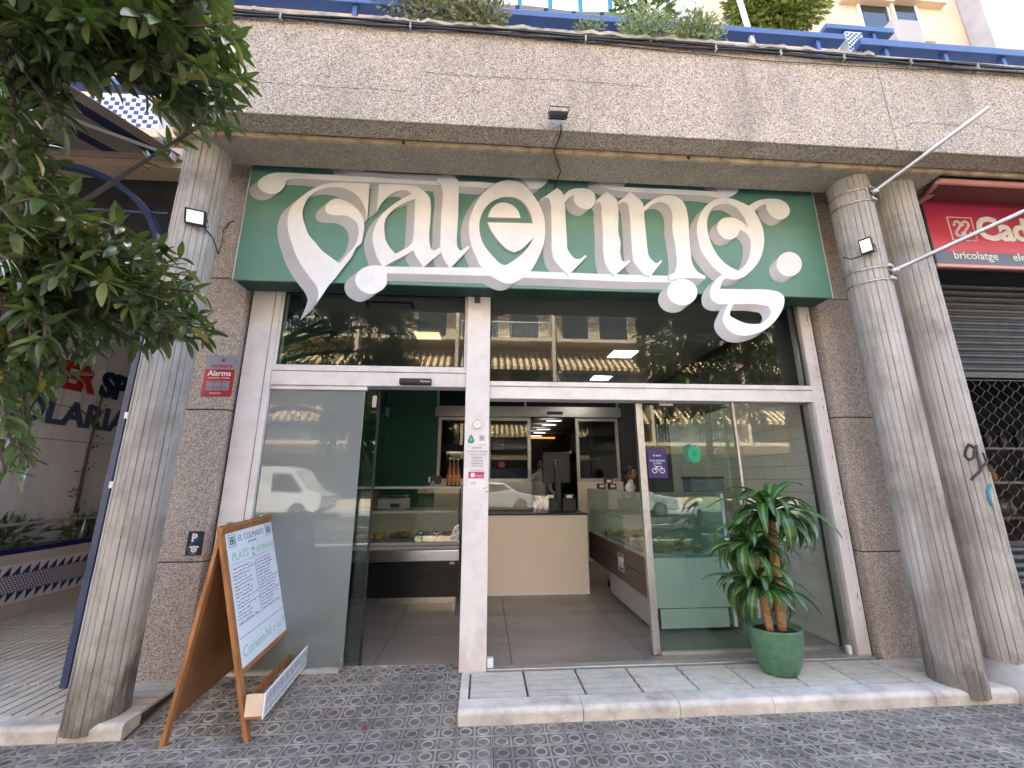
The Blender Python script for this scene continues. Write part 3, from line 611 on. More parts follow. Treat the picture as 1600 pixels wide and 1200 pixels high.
letter('letter_n', [[7, (825, 340, 1), (950, 440), (985, 490), (992, 530, 1), (1080, 455), (1180, 405), (1290, 383), (1380, 395), (1460, 440), (1510, 510), (1535, 600), (1560, 900), 9, (268, 900), (300, 1070), (350, 1140), (435, 1186, 1), 10, (440, 345, 1), (200, 340), 8, (1310, 640, 1), (1310, 575, 1), (1370, 545), (1398, 470), (1395, 300), 7, (1350, 800), (1330, 560), (1300, 510), (1220, 470), (1130, 485), (1050, 540), (998, 588, 1), (1005, 700), (1030, 950), 8, (1040, 250), (1060, 340), (1110, 400), (1155, 430), (1180, 415), (1210, 385, 1), (1222, 405, 1), (1075, 592, 1), (1010, 575), (930, 490), (870, 410), (852, 300), 7, (840, 950), (815, 600), (800, 510), (770, 475), (730, 468), (680, 498, 1), (675, 470, 1)]])
letter('lower_drop', [ell(10, 174, 497, 170, 148)], (-.075, -.062))
letter('swash_bar', [[7, (405, 210, 1), (460, 265), (560, 305), (700, 330), (900, 345), (1590, 378), 9, (400, 276), (710, 293), (760, 270), (800, 235), (825, 185, 1), (825, 120, 1), (520, 120, 1), (545, 185, 1), (580, 236, 1), (400, 226), (20, 205), 7, (1000, 295), (738, 281, 1), (772, 235, 1), (772, 170, 1), (400, 170, 1)]], (-.075, -.05))
letter('letter_g', [[9, (925, 395, 1), (1010, 345), (1100, 320), (1200, 315), (1290, 330), (1360, 380), (1390, 450), (1370, 505), (1320, 540), (1240, 545), (1170, 500), (1125, 430), (1120, 372, 1), (1050, 400), (988, 450, 1), (1040, 540), (1080, 640), (1098, 760), (1090, 880), (1060, 980), (1000, 1080), (930, 1150), 10, (880, 320), (800, 350), (740, 355), (660, 346), (620, 390), (602, 462, 1), (900, 466), (1200, 480), (1270, 500), (1315, 540), (1325, 620), (1300, 700), (1240, 800), (1140, 900), (1020, 960), (880, 990), (760, 970), (680, 910), (635, 840), (630, 780), (650, 720), (692, 634, 1), (580, 630), (520, 600), (490, 550), (485, 490), (510, 420), (560, 350), (622, 300, 1), (540, 235), (460, 140), 9, (400, 930), (360, 820), (340, 700), (345, 590), (380, 490), (440, 400), (530, 335), (640, 305), (750, 320), (850, 360)],
    [9, (825, 665, 1), (890, 700), (935, 760), (945, 860), (930, 970), (880, 1070), (810, 1130, 1), (740, 1100), (640, 1030), (550, 920), (490, 790), (458, 660), (455, 570), (480, 480), (530, 410), (600, 380), (700, 375), (790, 420), (860, 510), (920, 640, 1), (850, 580), (780, 540), (690, 527), (620, 545), (575, 600), (570, 660), (600, 720), (650, 765), (710, 775), (770, 755), (810, 710)],
    [10, (755, 632, 1), (1080, 645), (1140, 660), (1170, 710), (1165, 750), (1120, 810), (1060, 850), (960, 858), (860, 840), (770, 800), (715, 765), (720, 700)]], (-.068, -.054))
letter('full_stop', [ell(9, 1380, 1055, 142, 138)], (-.062, -.052))
# seam bolts and chipped corner
for u, v in ((856, 270), (857, 356), (858, 447)):
    p = pY(u, v, SY); MB().lathe([(.001, 0), (.006, 0), (.005, .003), (.001, .003)], 8).build('seam_bolt', 'galvanised', SG, local=True).matrix_local = Matrix.Translation(Vector((p.x, SY-.0005, p.z))-SG.location) @ Matrix.Rotation(math.pi/2, 4, 'X')
# ================================================================ SHOPFRONT FRAME
SF = thing('shopfront', 'white painted shopfront frame with posts, lintels and glazed transoms', 'shopfront', (.5, FY, ZS))
ZT = 3.06
XL0, XL1, XP0, XP1, XR0, XR1 = -1.975, -1.74, -.155, .042, 2.905, 3.012
box('jamb', XL0, XL1, FY, FY+.14, ZS-.03, ZT, 'frame_white', SF, .004)
box('jamb_groove', XL1-.052, XL1-.046, FY-.002, FY+.01, ZS+.02, ZT-.01, 'concrete_groove', SF)
pst = box('post', XP0, XP1, FY-.045, FY+.16, ZS-.02, ZT, 'frame_white', SF, .005)
box('jamb', XR0, XR1, FY, FY+.14, ZS-.02, ZT, 'frame_white', SF, .004)
box('gap_strip', XR1+.001, 3.044, FY+.03, FY+.1, ZS, ZT, 'frame_shadow_gap', SF); box('gap_strip', -1.999, XL0-.001, FY+.03, FY+.1, ZS, ZT, 'frame_shadow_gap', SF)
def crackline(x, z0, z1, n):
    b = MB()
    for _ in range(n):
        z = R.uniform(z0, z1); h = R.uniform(.01, .06); w = R.uniform(.0015, .004); xx = x+R.uniform(-.002, .002)
        b.add([(xx-w, FY-.0012, z), (xx+w, FY-.0012, z+h*.3), (xx+w*.4, FY-.0012, z+h), (xx-w*.6, FY-.0012, z+h*.7)], [(0, 1, 2, 3)])
    b.build('paint_crack', 'frame_shadow_gap', SF)
crackline((XR0+XR1)/2+.02, .3, 2.9, 34)
zgl, zll = 2.333, 2.163; zgr, zlr = 2.217, 2.070
box('lintel', XL1+.001, XP0-.001, FY+.005, FY+.15, zll, zgl-.052, 'frame_white', SF, .004)
box('transom_rail', XL1+.001, XP0-.001, FY-.004, FY+.07, zgl-.05, zgl, 'frame_white', SF, .004)
box('lintel', XP1+.001, XR0-.001, FY+.005, FY+.15, zlr, zgr-.042, 'frame_white', SF, .004)
box('transom_rail', XP1+.001, XR0-.001, FY-.006, FY+.07, zgr-.04, zgr, 'frame_white', SF, .004)
box('head_rail', XL1+.001, XP0-.001, FY+.01, FY+.08, ZT-.07, ZT, 'aluminium', SF); box('head_rail', XP1+.001, XR0-.001, FY+.01, FY+.08, ZT-.055, ZT, 'aluminium', SF)
box('glazing_bead', XL1+.001, XL1+.022, FY+.012, FY+.06, zgl+.001, ZT-.071, 'frame_white', SF); box('glazing_bead', XP0-.024, XP0-.001, FY+.012, FY+.06, zgl+.001, ZT-.071, 'frame_white', SF); box('glazing_bead', XR0-.03, XR0-.001, FY+.012, FY+.06, zgr+.001, ZT-.056, 'aluminium', SF)
box('transom_pane', XL1+.023, XP0-.025, FY+.03, FY+.036, zgl+.001, ZT-.071, 'glass_transom', SF)
box('transom_pane', XP1+.002, XR0-.031, FY+.03, FY+.036, zgr+.001, ZT-.056, 'glass_transom', SF)
for (xa, xb, za, zb) in ((XL1+.023, XP0-.025, zgl+.001, ZT-.071), (XP1+.002, XR0-.031, zgr+.001, ZT-.056)):
    for s_ in ((xa, xa+.008, za, zb), (xb-.008, xb, za, zb), (xa+.008, xb-.008, za, za+.008), (xa+.008, xb-.008, zb-.008, zb)): box('rubber_seal', s_[0], s_[1], FY+.022, FY+.0295, s_[2], s_[3], 'black_rubber', SF)
box('head_board', -1.99, 3.03, FY+.02, FY+.30, ZT+.002, 4.15, 'sign_edge', SF)
p = pY(746, 461, FY-.05); box('junction_box', p.x-.025, p.x+.025, FY-.065, FY-.046, 2.90, 2.955, 'case_brown', SF, .003)
# door operator sensors
def sensor(label, u0, u1, v0, v1, y):
    a, c = pY(u0, v1, y), pY(u1, v0, y); t = thing('motion_sensor', label, 'sensor', ((a.x+c.x)/2, y, a.z))
    box('housing', a.x, c.x, y, y+.05, a.z, c.z, 'black_plastic', t, .008); box('sensor_lens', a.x+.02, c.x-.02, y-.003, y+.006, a.z+.004, a.z+.016, 'fridge_black', t)
    return t, a, c
t, a, c = sensor('black motion sensor on the white lintel above the open left doorway', 623, 674, 591, 600, FY-.046)
text('maker_mark', 'Olympus', .022, (c.x-.05, FY-.0475, (a.z+c.z)/2-.007), (1, 0, 0), (0, 0, 1), 'plain_white', t, .0006)
# ---- left sliding door leaf with grey film, standing open to the left
def slide(name, label, x0, x1, y, z0, z1, mat_pane, edge):
    t = thing(name, label, 'glass door', ((x0+x1)/2, y, z0))
    box('pane', x0, x1, y, y+.012, z0+.02, z1, mat_pane, t, .002)
    if edge == 'r': box('edge_profile', x1+.001, x1+.02, y-.004, y+.02, z0+.02, z1, 'black_rubber', t)
    return t
a = pY(425, 606, FY+.06); c = pY(560, 610, FY+.06)
LD = slide('sliding_door', 'frosted grey glass door leaf behind the menu board', XL1+.005, -.985, FY+.03, ZS+.01, zll-.03, 'film_grey', 'n')
box('top_guide', XL1+.002, -.97, FY+.015, FY+.06, zll-.035, zll-.003, 'frame_white', LD, .003); box('bottom_guide', XL1+.002, -1.0, FY-.01, FY+.06, ZS-.005, ZS+.028, 'kerb_stone', LD, .004)
box('floor_clip', -1.0, -.98, FY+.01, FY+.05, ZS+.01, ZS+.085, 'aluminium', LD, .003)
LD2 = slide('sliding_door', 'narrow clear glass door edge just right of the frosted leaf', -1.0, -.885, FY+.075, ZS+.012, zll-.03, 'glass_door', 'n')
box('edge_profile', -.884, -.87, FY+.07, FY+.095, ZS+.012, zll-.03, 'black_rubber', LD2); box('lock_block', -.93, -.895, FY+.06, FY+.07, zll-.17, zll-.07, 'aluminium', LD2, .004)
# ---- right leaves
DY = 3.46
RD = thing('sliding_door', 'clear glass door leaf carrying the green round stickers', 'glass door', (1.8, DY, ZS))
xa, xb = pY(1012, 800, DY).x, pY(1168, 800, DY).x
box('pane', xa+.02, xb, DY, DY+.01, ZS+.03, zlr-.02, 'glass_door', RD); 
for k, (o1, o2) in enumerate(((-.045, -.012), (-.011, .019))): box('edge_profile', xa+o1, xa+o2, DY-.02+.012*k, DY+.03, ZS+.012, zlr-.004, 'aluminium', RD, .004)
box('bottom_rail', xa+.021, xb+.6, DY-.016, DY+.026, ZS+.008, ZS+.029, 'galvanised', RD); box('floor_clip', xb-.12, xb-.04, DY-.05, DY-.017, ZS+.005, ZS+.06, 'galvanised', RD, .004)
for u in (1040, 1140): x = pY(u, 630, DY).x; box('top_clamp', x-.06, x+.06, DY-.012, DY+.022, zlr-.025, zlr-.002, 'aluminium', RD)
RF = thing('fixed_glazing', 'clear fixed glass pane behind the potted plant', 'glazing', (2.5, FY, ZS))
box('pane', xb-.05, XR0-.045, FY+.05, FY+.058, ZS+.03, zlr-.005, 'glass_clear', RF); box('side_profile', xb-.07, xb-.051, FY+.04, FY+.07, ZS+.012, zlr-.004, 'aluminium', RF); box('side_profile', XR0-.044, XR0-.002, FY+.03, FY+.09, ZS+.012, zlr-.004, 'aluminium', RF)
box('door_stop', XR0-.075, XR0-.045, FY+.0, FY+.03, ZS+.013, ZS+.075, 'plain_white', RF, .006); 
t = box('door_stop', XP1+.004, XP1+.05, FY-.03, FY+.02, ZS+.013, ZS+.07, 'plain_white', SF, .004)
# stickers on the right leaf
def flat_shape(name, loop, y, m, parent, th=.0012): return MB().poly([loop], lambda x, z, d: (x, y+d, z), th).build(name, m, parent)
def ring(cx, cz, r): return [(cx+r*math.cos(2*math.pi*k/28), cz+r*math.sin(2*math.pi*k/28)) for k in range(28)]
GS = thing('round_sticker', 'overlapping bright green round stickers on the right glass door', 'sticker', (0, DY, 1.4))
for i, (u, v, ru) in enumerate(((1077, 708, 10.5), (1085, 709, 10.5), (1088, 709, 10))):
    p = pY(u, v, DY-.002); q = pY(u+ru, v, DY-.002); r = q.x-p.x
    if i < 2: flat_shape('disc', [(p.x+x*r*.95, p.z+z*r*1.28) for x, z in ring(0, 0, 1)], DY-.0025-.0016*i, 'emerald' if i else 'ink_green', GS)
p = pY(1085, 709, DY); text('print', 'EL\nMEU', .022, (p.x, DY-.0058, p.z+.006), (1, 0, 0), (0, 0, 1), 'ink_green', GS, .0003)
PS = thing('purple_sticker', 'purple home delivery sticker with bicycle on the right glass door', 'sticker', (0, DY, 1.4))
a = pY(1014, 747, DY); c = pY(1040, 702, DY); box('sheet', a.x, c.x, DY-.003, DY-.0014, a.z, c.z, 'purple_print', PS)
mx = (a.x+c.x)/2; w = c.x-a.x; h = c.z-a.z
text('print', "la teva", .026, (mx, DY-.0036, c.z-.06), (1, 0, 0), (0, 0, 1), 'plain_white', PS, .0003); text('print', "T'HO PORTEM\nA CASA", .021, (mx, DY-.0036, c.z-.105), (1, 0, 0), (0, 0, 1), 'plain_white', PS, .0003)
b = MB()
for ox in (-.03, .035):
    l = [(mx+ox+x, DY-.004, a.z+h*.26+z) for x, z in ring(0, 0, .021)]; b.tube(l+[l[0]], .0028, 5)
b.tube([(mx-.03, DY-.004, a.z+h*.26), (mx-.008, DY-.004, a.z+h*.40), (mx+.03, DY-.004, a.z+h*.40), (mx+.035, DY-.004, a.z+h*.26)], .0028, 5); b.tube([(mx-.03, DY-.004, a.z+h*.45), (mx-.008, DY-.004, a.z+h*.38), (mx+.005, DY-.004, a.z+h*.28)], .0028, 5); b.build('bicycle_icon', 'plain_white', PS)
# ---- notices on the white post
PYF = FY-.0462
def post_box(name, u0, u1, v0, v1, m, parent, dy=0): a, c = pY(u0, v1, PYF), pY(u1, v0, PYF); return box(name, a.x, c.x, PYF-.0012-dy, PYF-dy, a.z, c.z, m, parent)
KL = thing('key_switch', 'round white key switch on the white post', 'switch', (-.05, PYF, 1.8)); p = pY(746, 663, PYF)
b = MB(); b.lathe([(.001, 0), (.034, 0), (.034, .012), (.030, .016), (.001, .016)], 28); o = b.build('switch_plate', 'plain_white', KL, local=True); o.matrix_local = Matrix.Translation(Vector((p.x, PYF+.002, p.z))-KL.location) @ Matrix.Rotation(math.pi/2, 4, 'X')
b = MB(); l = [(p.x+x, PYF-.014, p.z+z) for x, z in ring(0, 0, .034)]; b.tube(l+[l[0]], .0035, 6); b.build('switch_rim', 'wood_pale', KL); b = MB(); b.tube([(p.x, PYF-.016, p.z), (p.x, PYF-.012, p.z)], .007, 10); b.build('key_slot', 'galvanised', KL)
NT = thing('opening_hours_notice', 'opening hours lettering with pear emblem on the white post', 'notice', (-.05, PYF, 1.6))
p = pY(736, 686, PYF); pear = smooth_loop([(p.x+x*.028, p.z+z*.034) for x, z in ((0, .9), (.4, .75), (.6, .3), (.95, -.2), (.85, -.75), (.3, -1), (-.3, -1), (-.85, -.75), (-.95, -.2), (-.6, .3), (-.4, .75))]); flat_shape('pear_emblem', pear, PYF-.0014, 'teal', NT)
MB().tube([(p.x, PYF-.002, p.z+.03), (p.x+.008, PYF-.002, p.z+.045)], .002, 5).build('pear_stalk', 'teal', NT); text('print', 'EL\nMEU', .014, (p.x, PYF-.0018, p.z+.002), (1, 0, 0), (0, 0, 1), 'plain_white', NT, .0003)
def logo(cx, cy, cz, s, xd, zd, m, parent, local=False):
    """square frame with an interlaced four-loop knot, drawn with thin strokes"""
    b = MB(); X = Vector(xd).normalized(); Z = Vector(zd).normalized(); C = Vector((cx, cy, cz))
    P = lambda x, z: C+X*x*s+Z*z*s
    for a_, c_ in (((-.5, -.5), (.5, -.5)), ((.5, -.5), (.5, .5)), ((.5, .5), (-.5, .5)), ((-.5, .5), (-.5, -.5))): b.tube([P(*a_), P(*c_)], s*.022, 5)
    for sx in (-1, 1):
        for sz in (-1, 1):
            l = [P(sx*.15+.15*math.cos(t), sz*.15+.15*math.sin(t)) for t in (2*math.pi*k/16 for k in range(17))]; b.tube(l, s*.04, 5)
    return b.build('knot_emblem', m, parent, local=local)
p = pY(753, 684, PYF); logo(p.x, PYF-.0012, p.z, .042, (1, 0, 0), (0, 0, 1), 'ink_grey', NT)
for s, v, sz in (('EL COLMADO', 694, .011), ('HORARI', 699, .021), ('DIMARTS A DIVENDRES', 704.5, .0155), ('11:00-15:30 18:30-21:00', 709, .0145), ('DISSABTE', 714.5, .019), ('11:00-15:30', 719, .018), ('DIUMENGE', 723.5, .019), ('11:00-15:00', 727.5, .018), ('www.elcolmado.cat', 733, .0135)):
    p = pY(745.5 if sz != .011 else 753, v+2, PYF); text('print', s, sz, (p.x, PYF-.0006, p.z), (1, 0, 0), (0, 0, 1), 'ink_green' if sz > .012 else 'ink_grey', NT, .0004)
IN = thing('review_sticker', 'pink and white rating sticker low on the white post', 'sticker', (-.05, PYF, 1.4))
post_box('sheet', 732, 756.5, 737, 761.5, 'plain_white', IN); post_box('pink_band', 732, 756.5, 737, 747.5, 'magenta', IN, .0014)
post_box('camera_icon', 735.5, 741.5, 739, 745.5, 'plain_white', IN, .0026); p = pY(749, 744.5, PYF); text('print', 'Instagram', .017, (p.x, PYF-.0032, p.z), (1, 0, 0), (0, 0, 1), 'plain_white', IN, .0003); p = pY(738.5, 757, PYF); text('print', '-5%', .03, (p.x, PYF-.0018, p.z), (1, 0, 0), (0, 0, 1), 'ink_grey', IN, .0003)
b = MB()
for u, v, s in ((760, 762, .012), (761, 768, .014), (758, 785, .006), (751, 789, .008), (758, 812, .006), (757, 763.5, .009)):
    p = pY(u, v, PYF); b.add([(p.x+s*x*R.uniform(.6, 1.3), PYF-.0012, p.z+s*z*R.uniform(.4, .9)) for x, z in ((-1, 0), (-.3, -.7), (.8, -.5), (1, .3), (.2, .7), (-.6, .6))], [(0, 1, 2, 3, 4, 5)])
b.build('paint_chip', 'concrete', pst)
# ================================================================ SHOP INTERIOR
ZF = .09
fl = box('shop_floor', -1.95, 3.05, FY+.022, 15, -.05, ZF-.004, 'mortar'); tag(fl, kind='structure')
xs = [-1.79, -.78, .232, 1.245, 2.257, 3.04]; ys = [3.365, 3.93, 4.485, 5.04, 5.6, 6.15, 6.7, 7.25]
for x0, x1 in zip(xs[:-1], xs[1:]):
    for y0, y1 in zip(ys[:-1], ys[1:]): box('floor_tile', x0+.003, x1-.003, y0+.003, y1-.003, ZF-.02, ZF+R.uniform(-.0006, .0006), 'floor_tile', fl, .001)
ZC = 3.05
box('room_ceiling', -1.95, 3.05, FY+.085, 15, ZC, ZC+.1, 'ceiling_white', B)
gw = box('room_wall', -1.97, -1.71, FY+.17, 7.2, ZF, ZC-.001, 'green_wall', B); tag(gw, 'dark green painted wall inside the shop')
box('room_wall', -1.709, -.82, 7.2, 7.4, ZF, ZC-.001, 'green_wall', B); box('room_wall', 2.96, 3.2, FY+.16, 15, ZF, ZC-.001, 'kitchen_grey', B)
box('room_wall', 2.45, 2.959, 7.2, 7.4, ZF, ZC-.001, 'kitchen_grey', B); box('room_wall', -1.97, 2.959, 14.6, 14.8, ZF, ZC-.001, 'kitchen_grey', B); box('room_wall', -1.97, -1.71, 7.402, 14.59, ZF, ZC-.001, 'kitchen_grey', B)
# white tiled lining on the right
tw = box('tiled_lining', 2.91, 2.959, FY+.17, 6.2, ZF, 2.25, 'mortar', B)
for j in range(18):
    for i in range(9): box('wall_tile', 2.903, 2.915, 3.52+.30*i+.002, 3.52+.30*(i+1)-.002, ZF+.12*j+.0015, ZF+.12*(j+1)-.0015, 'wall_tile_white', tw)
# ceiling panels and vents
def panel(x, y, sx, sy, m, label, z=ZC):
    t = thing('ceiling_light', label, 'ceiling light', (x, y, z-.02)); bx = MB()
    bx.box(x-sx-.02, x+sx+.02, y-sy-.02, y-sy, z-.022, z-.001); bx.box(x-sx-.02, x+sx+.02, y+sy, y+sy+.02, z-.022, z-.001); bx.box(x-sx-.02, x-sx, y-sy, y+sy, z-.022, z-.001); bx.box(x+sx, x+sx+.02, y-sy, y+sy, z-.022, z-.001)
    bx.build('light_frame', 'plain_white', t); box('diffuser', x-sx, x+sx, y-sy, y+sy, z-.016, z-.002, m, t)
panel(-.66, 4.50, .14, .13, 'panel_yellow', 'lit yellowish ceiling panel seen through the left transom')
panel(1.82, 5.05, .16, .15, 'panel_bright', 'lit square ceiling panel seen highest in the right transom')
panel(1.90, 6.35, .15, .14, 'panel_bright', 'lit square ceiling panel seen lower in the right transom')
panel(-.59, 8.35, .16, .12, 'panel_light', 'lit ceiling panel in the back room left of the white post'); panel(1.98, 9.0, .18, .10, 'panel_light', 'lit ceiling panel just inside the kitchen opening')
for k, y in enumerate((10.2, 11.0, 12.0, 12.9, 13.8)): panel(1.77, y, .19, .07, 'panel_light', ('nearest', 'second', 'third', 'fourth', 'farthest')[k]+' of the five kitchen ceiling lights in a row', 2.9)
vt = thing('ceiling_vent', 'dark rectangular ceiling vent behind the left transom', 'vent', (-1.0, 3.9, ZC)); p = pZ(610, 475, ZC)
box('vent_frame', p.x-.22, p.x+.22, p.y-.06, p.y+.06, ZC-.018, ZC-.001, 'kitchen_grey', vt)
for k in range(5): box('slat', p.x-.2, p.x+.2, p.y-.05+.022*k, p.y-.042+.022*k, ZC-.024, ZC-.0185, 'case_grey', vt)
for k in range(5): box('ceiling_joint', -1.7, 2.95, 3.9+.6*k, 3.908+.6*k, ZC-.0035, ZC-.0005, 'case_grey', B)
for k in range(4): box('ceiling_joint', -1.1+1.0*k, -1.092+1.0*k, FY+.1, 7.19, ZC-.003, ZC-.0004, 'case_grey', B)
# small dispenser on the green wall
p = pY(604, 643, 7.15); t = thing('wall_dispenser', 'small pale dispenser on the dark green wall', 'dispenser', (p.x, 7.15, p.z)); box('dispenser_body', p.x-.04, p.x+.04, 7.10, 7.198, p.z-.09, p.z+.07, 'case_grey', t, .015); box('nozzle', p.x-.02, p.x+.02, 7.09, 7.14, p.z-.12, p.z-.092, 'kitchen_grey', t)
# ---- partition with sliding windows to the kitchen
PT = thing('kitchen_partition', 'aluminium framed glazed partition with open hatch to the kitchen', 'partition', (.8, 7.2, ZF)); Y = 7.2
box('header_box', -.86, 2.47, Y-.06, Y+.08, 2.505, 2.67, 'aluminium', PT, .006); box('top_light', -.82, 2.43, Y+.02, Y+.03, 2.70, 2.98, 'dark_glass', PT)
bx = MB(); bx.box(-.84, 2.45, Y, Y+.06, 2.672, 2.70); bx.box(-.84, 2.45, Y, Y+.06, 2.98, 3.045)
for x in (-.84, .72, 2.41): bx.box(x, x+.04, Y-.001, Y+.061, 2.70, 2.98)
bx.build('top_frame', 'aluminium', PT)
def sash(x0, x1, z0, z1, y, m):
    f = .055; s = MB(); s.box(x0, x0+f, y, y+.04, z0, z1); s.box(x1-f, x1, y, y+.04, z0, z1); s.box(x0+f, x1-f, y, y+.04, z1-f, z1); s.box(x0+f, x1-f, y, y+.04, z0, z0+f)
    o = s.build('sash_frame', 'aluminium', PT); box('sash_pane', x0+f, x1-f, y+.016, y+.022, z0+f, z1-f, m, o)
sash(-.80, .06, 1.38, 2.50, Y+.0, 'glass_clear'); sash(.065, .835, 1.38, 2.50, Y+.045, 'glass_clear'); sash(1.64, 2.42, 1.38, 2.50, Y+.0, 'glass_clear')
box('lower_panel', -.82, .835, Y-.005, Y+.05, ZF, 1.379, 'counter_beige', PT); box('lower_panel', 1.64, 2.45, Y-.005, Y+.05, ZF, 1.379, 'counter_beige', PT)
box('header_sensor', pY(854, 645, Y).x, pY(878, 645, Y).x, Y-.09, Y-.061, 2.55, 2.60, 'black_plastic', PT, .006)
# kitchen beyond
kt = thing('kitchen_hood', 'long dark extractor hood in the kitchen beyond the hatch', 'extractor hood', (2.3, 9.5, 1.9))
MB().hexa([(1.75, 8.2, 1.95), (2.9, 8.2, 1.95), (2.9, 12.5, 1.95), (1.75, 12.5, 1.95)], [(1.76, 8.21, 2.3), (2.9, 8.21, 2.3), (2.9, 12.5, 2.3), (1.76, 12.5, 2.3)]).build('hood_shell', 'kitchen_grey', kt); box('hood_lip', 1.72, 1.75, 8.15, 12.5, 1.93, 1.99, 'steel', kt)
ks = thing('led_strip', 'orange glowing strip light on the far kitchen wall', 'strip light', (.9, 14.5, 2.3)); a, c = pY(826, 685, 14.55), pY(867, 685, 14.55); box('strip_body', a.x, c.x, 14.54, 14.6, a.z, a.z+.05, 'led_strip', ks)
kc = thing('kitchen_worktop', 'steel kitchen worktop behind the hatch', 'worktop', (1, 8.6, ZF)); box('worktop_top', -1.5, 2.2, 8.75, 9.4, .90, .94, 'steel', kc); box('worktop_body', -1.48, 2.18, 8.8, 9.38, ZF, .899, 'kitchen_grey', kc)
kb = thing('work_bin', 'grey bin tilted beside the kitchen worker', 'bin', (1.05, 8.2, .9)); p = pY(840, 765, 8.2); MB().lathe([(.001, -.22), (.13, -.22), (.17, .17), (.15, .17), (.12, -.2), (.001, -.2)], 16, (p.x, 8.2, p.z)).build('bin_body', 'case_grey', kb, True); MB().tube([(p.x-.16, 8.2, p.z+.17), (p.x+.16, 8.2, p.z+.17)], .012, 6).build('bin_handle', 'steel', kb)
box('bin_stand', p.x-.12, p.x+.12, 8.1, 8.3, ZF, p.z-.22, 'kitchen_grey', kb)
# ---- chilled display, left
FRY = 4.89
FR = thing('chilled_display', 'black fronted chilled display counter with steel band inside the left doorway', 'display counter', (-.9, 5.2, ZF)); x0, x1 = -1.69, -.255
box('kick_plate', x0, x1-.03, FRY+.05, 5.7, ZF+.001, .165, 'steel', FR); box('base_panel', x0, x1, FRY, 5.75, .167, .53, 'fridge_black', FR, .004)
box('steel_band', x0, x1, FRY-.03, FRY+.05, .532, .655, 'steel', FR, .012); box('bumper', x0, x1, FRY-.045, FRY+.0, .657, .695, 'case_grey', FR, .012); box('bumper', x0, x1, FRY-.035, FRY+.02, .697, .735, 'case_grey', FR, .012)
box('display_deck', x0+.01, x1-.02, FRY+.05, 5.7, .66, .72, 'plain_white', FR); box('back_panel', x0, x1, 5.70, 5.75, .532, 1.05, 'plain_white', FR)
MB().hexa([(x0, FRY+.0, .737), (x1-.01, FRY+.0, .737), (x1-.01, FRY+.008, .737), (x0, FRY+.008, .737)], [(x0, FRY+.03, 1.31), (x1-.01, FRY+.03, 1.31), (x1-.01, FRY+.038, 1.31), (x0, FRY+.038, 1.31)]).build('front_glass', 'glass_clear', FR)
box('glass_shelf', x0+.01, x1-.03, FRY+.10, 5.4, 1.035, 1.065, 'case_pale', FR); box('top_shelf', x0, x1-.01, FRY+.032, 5.45, 1.312, 1.335, 'case_pale', FR); box('end_post', x1-.028, x1, FRY+.04, FRY+.09, .737, 1.31, 'black_plastic', FR)
box('price_tag', x1-.10, x1-.05, FRY-.003, FRY-.0005, .50, .52, 'plain_white', FR)
FR2 = (('food_yellow', -1.30, .16), ('food_brown', -.98, .14), ('foil', -.66, .14), ('food_brown', -.40, .08))
names = ('tray of yellow baked food', 'tray of brown cooked food', 'tray wrapped in shiny foil', 'small dish of brown food')
for (m, x, w), nm in zip(FR2, names):
    t = thing('food_tray', nm+' in the left chilled display', 'food tray', (x, 5.15, .72)); bb = MB(); bb.hexa([(x-w*.85, 4.99, .7205), (x+w*.85, 4.99, .7205), (x+w*.85, 5.33, .7205), (x-w*.85, 5.33, .7205)], [(x-w, 4.96, .765), (x+w, 4.96, .765), (x+w, 5.36, .765), (x-w, 5.36, .765)]); bb.build('tray', 'foil', t)
    b = MB(); n = 7
    for k in range(26): b.sphere((x+R.uniform(-w*.8, w*.8), R.uniform(5.0, 5.32), .765+R.uniform(0, .03)), R.uniform(.02, .045), R.uniform(.02, .045), R.uniform(.012, .03), 7, 5)
    tag(b.build('food', m, t, True), kind='stuff')
sc = thing('counter_scale', 'pale grey scale standing on the shelf of the left display', 'scale', (-1.0, 5.2, 1.066)); p = pY(615, 790, 5.15); box('scale_body', p.x-.17, p.x+.17, 5.05, 5.3, 1.067, 1.20, 'case_grey', sc, .02); box('scale_plate', p.x-.19, p.x+.15, 5.03, 5.32, 1.215, 1.235, 'steel', sc, .005); box('scale_screen', p.x-.02, p.x+.09, 5.045, 5.0495, 1.10, 1.14, 'slate_black', sc); box('scale_neck', p.x-.06, p.x+.06, 5.12, 5.22, 1.2, 1.215, 'kitchen_grey', sc)
bxs = thing('cardboard_box', 'brown cardboard box behind the glass of the left display', 'box', (-1.4, 5.2, 1.066)); p = pY(572, 790, 5.2); box('carton', p.x-.12, p.x+.1, 5.1, 5.35, 1.0665, 1.28, 'wood_pale', bxs, .004); box('carton_tape', p.x-.03, p.x+.0, 5.097, 5.0995, 1.07, 1.275, 'counter_beige', bxs)
for k, u in enumerate((701.5, 708, 714.5)):
    p = pY(u, 760, 5.1); t = thing('amber_bottle', ('left', 'middle', 'right')[k]+' of three amber bottles with orange labels on the left display', 'bottle', (p.x, 5.1, 1.336), group='amber bottles')
    MB().lathe([(.001, 0), (.033, 0), (.034, .02), (.034, .16), (.030, .19), (.014, .24), (.012, .31), (.014, .312), (.014, .325), (.001, .325)], 16, (p.x, 5.1, 1.336)).build('bottle_glass', 'amber_glass', t, True)
    MB().lathe([(.0347, .045), (.0352, .05), (.0352, .13), (.0347, .135)], 16, (p.x, 5.1, 1.336)).build('bottle_label', 'label_orange', t, True); MB().lathe([(.001, .30), (.0146, .30), (.0146, .345), (.001, .345)], 12, (p.x, 5.1, 1.336)).build('bottle_cap', 'foil', t, True)
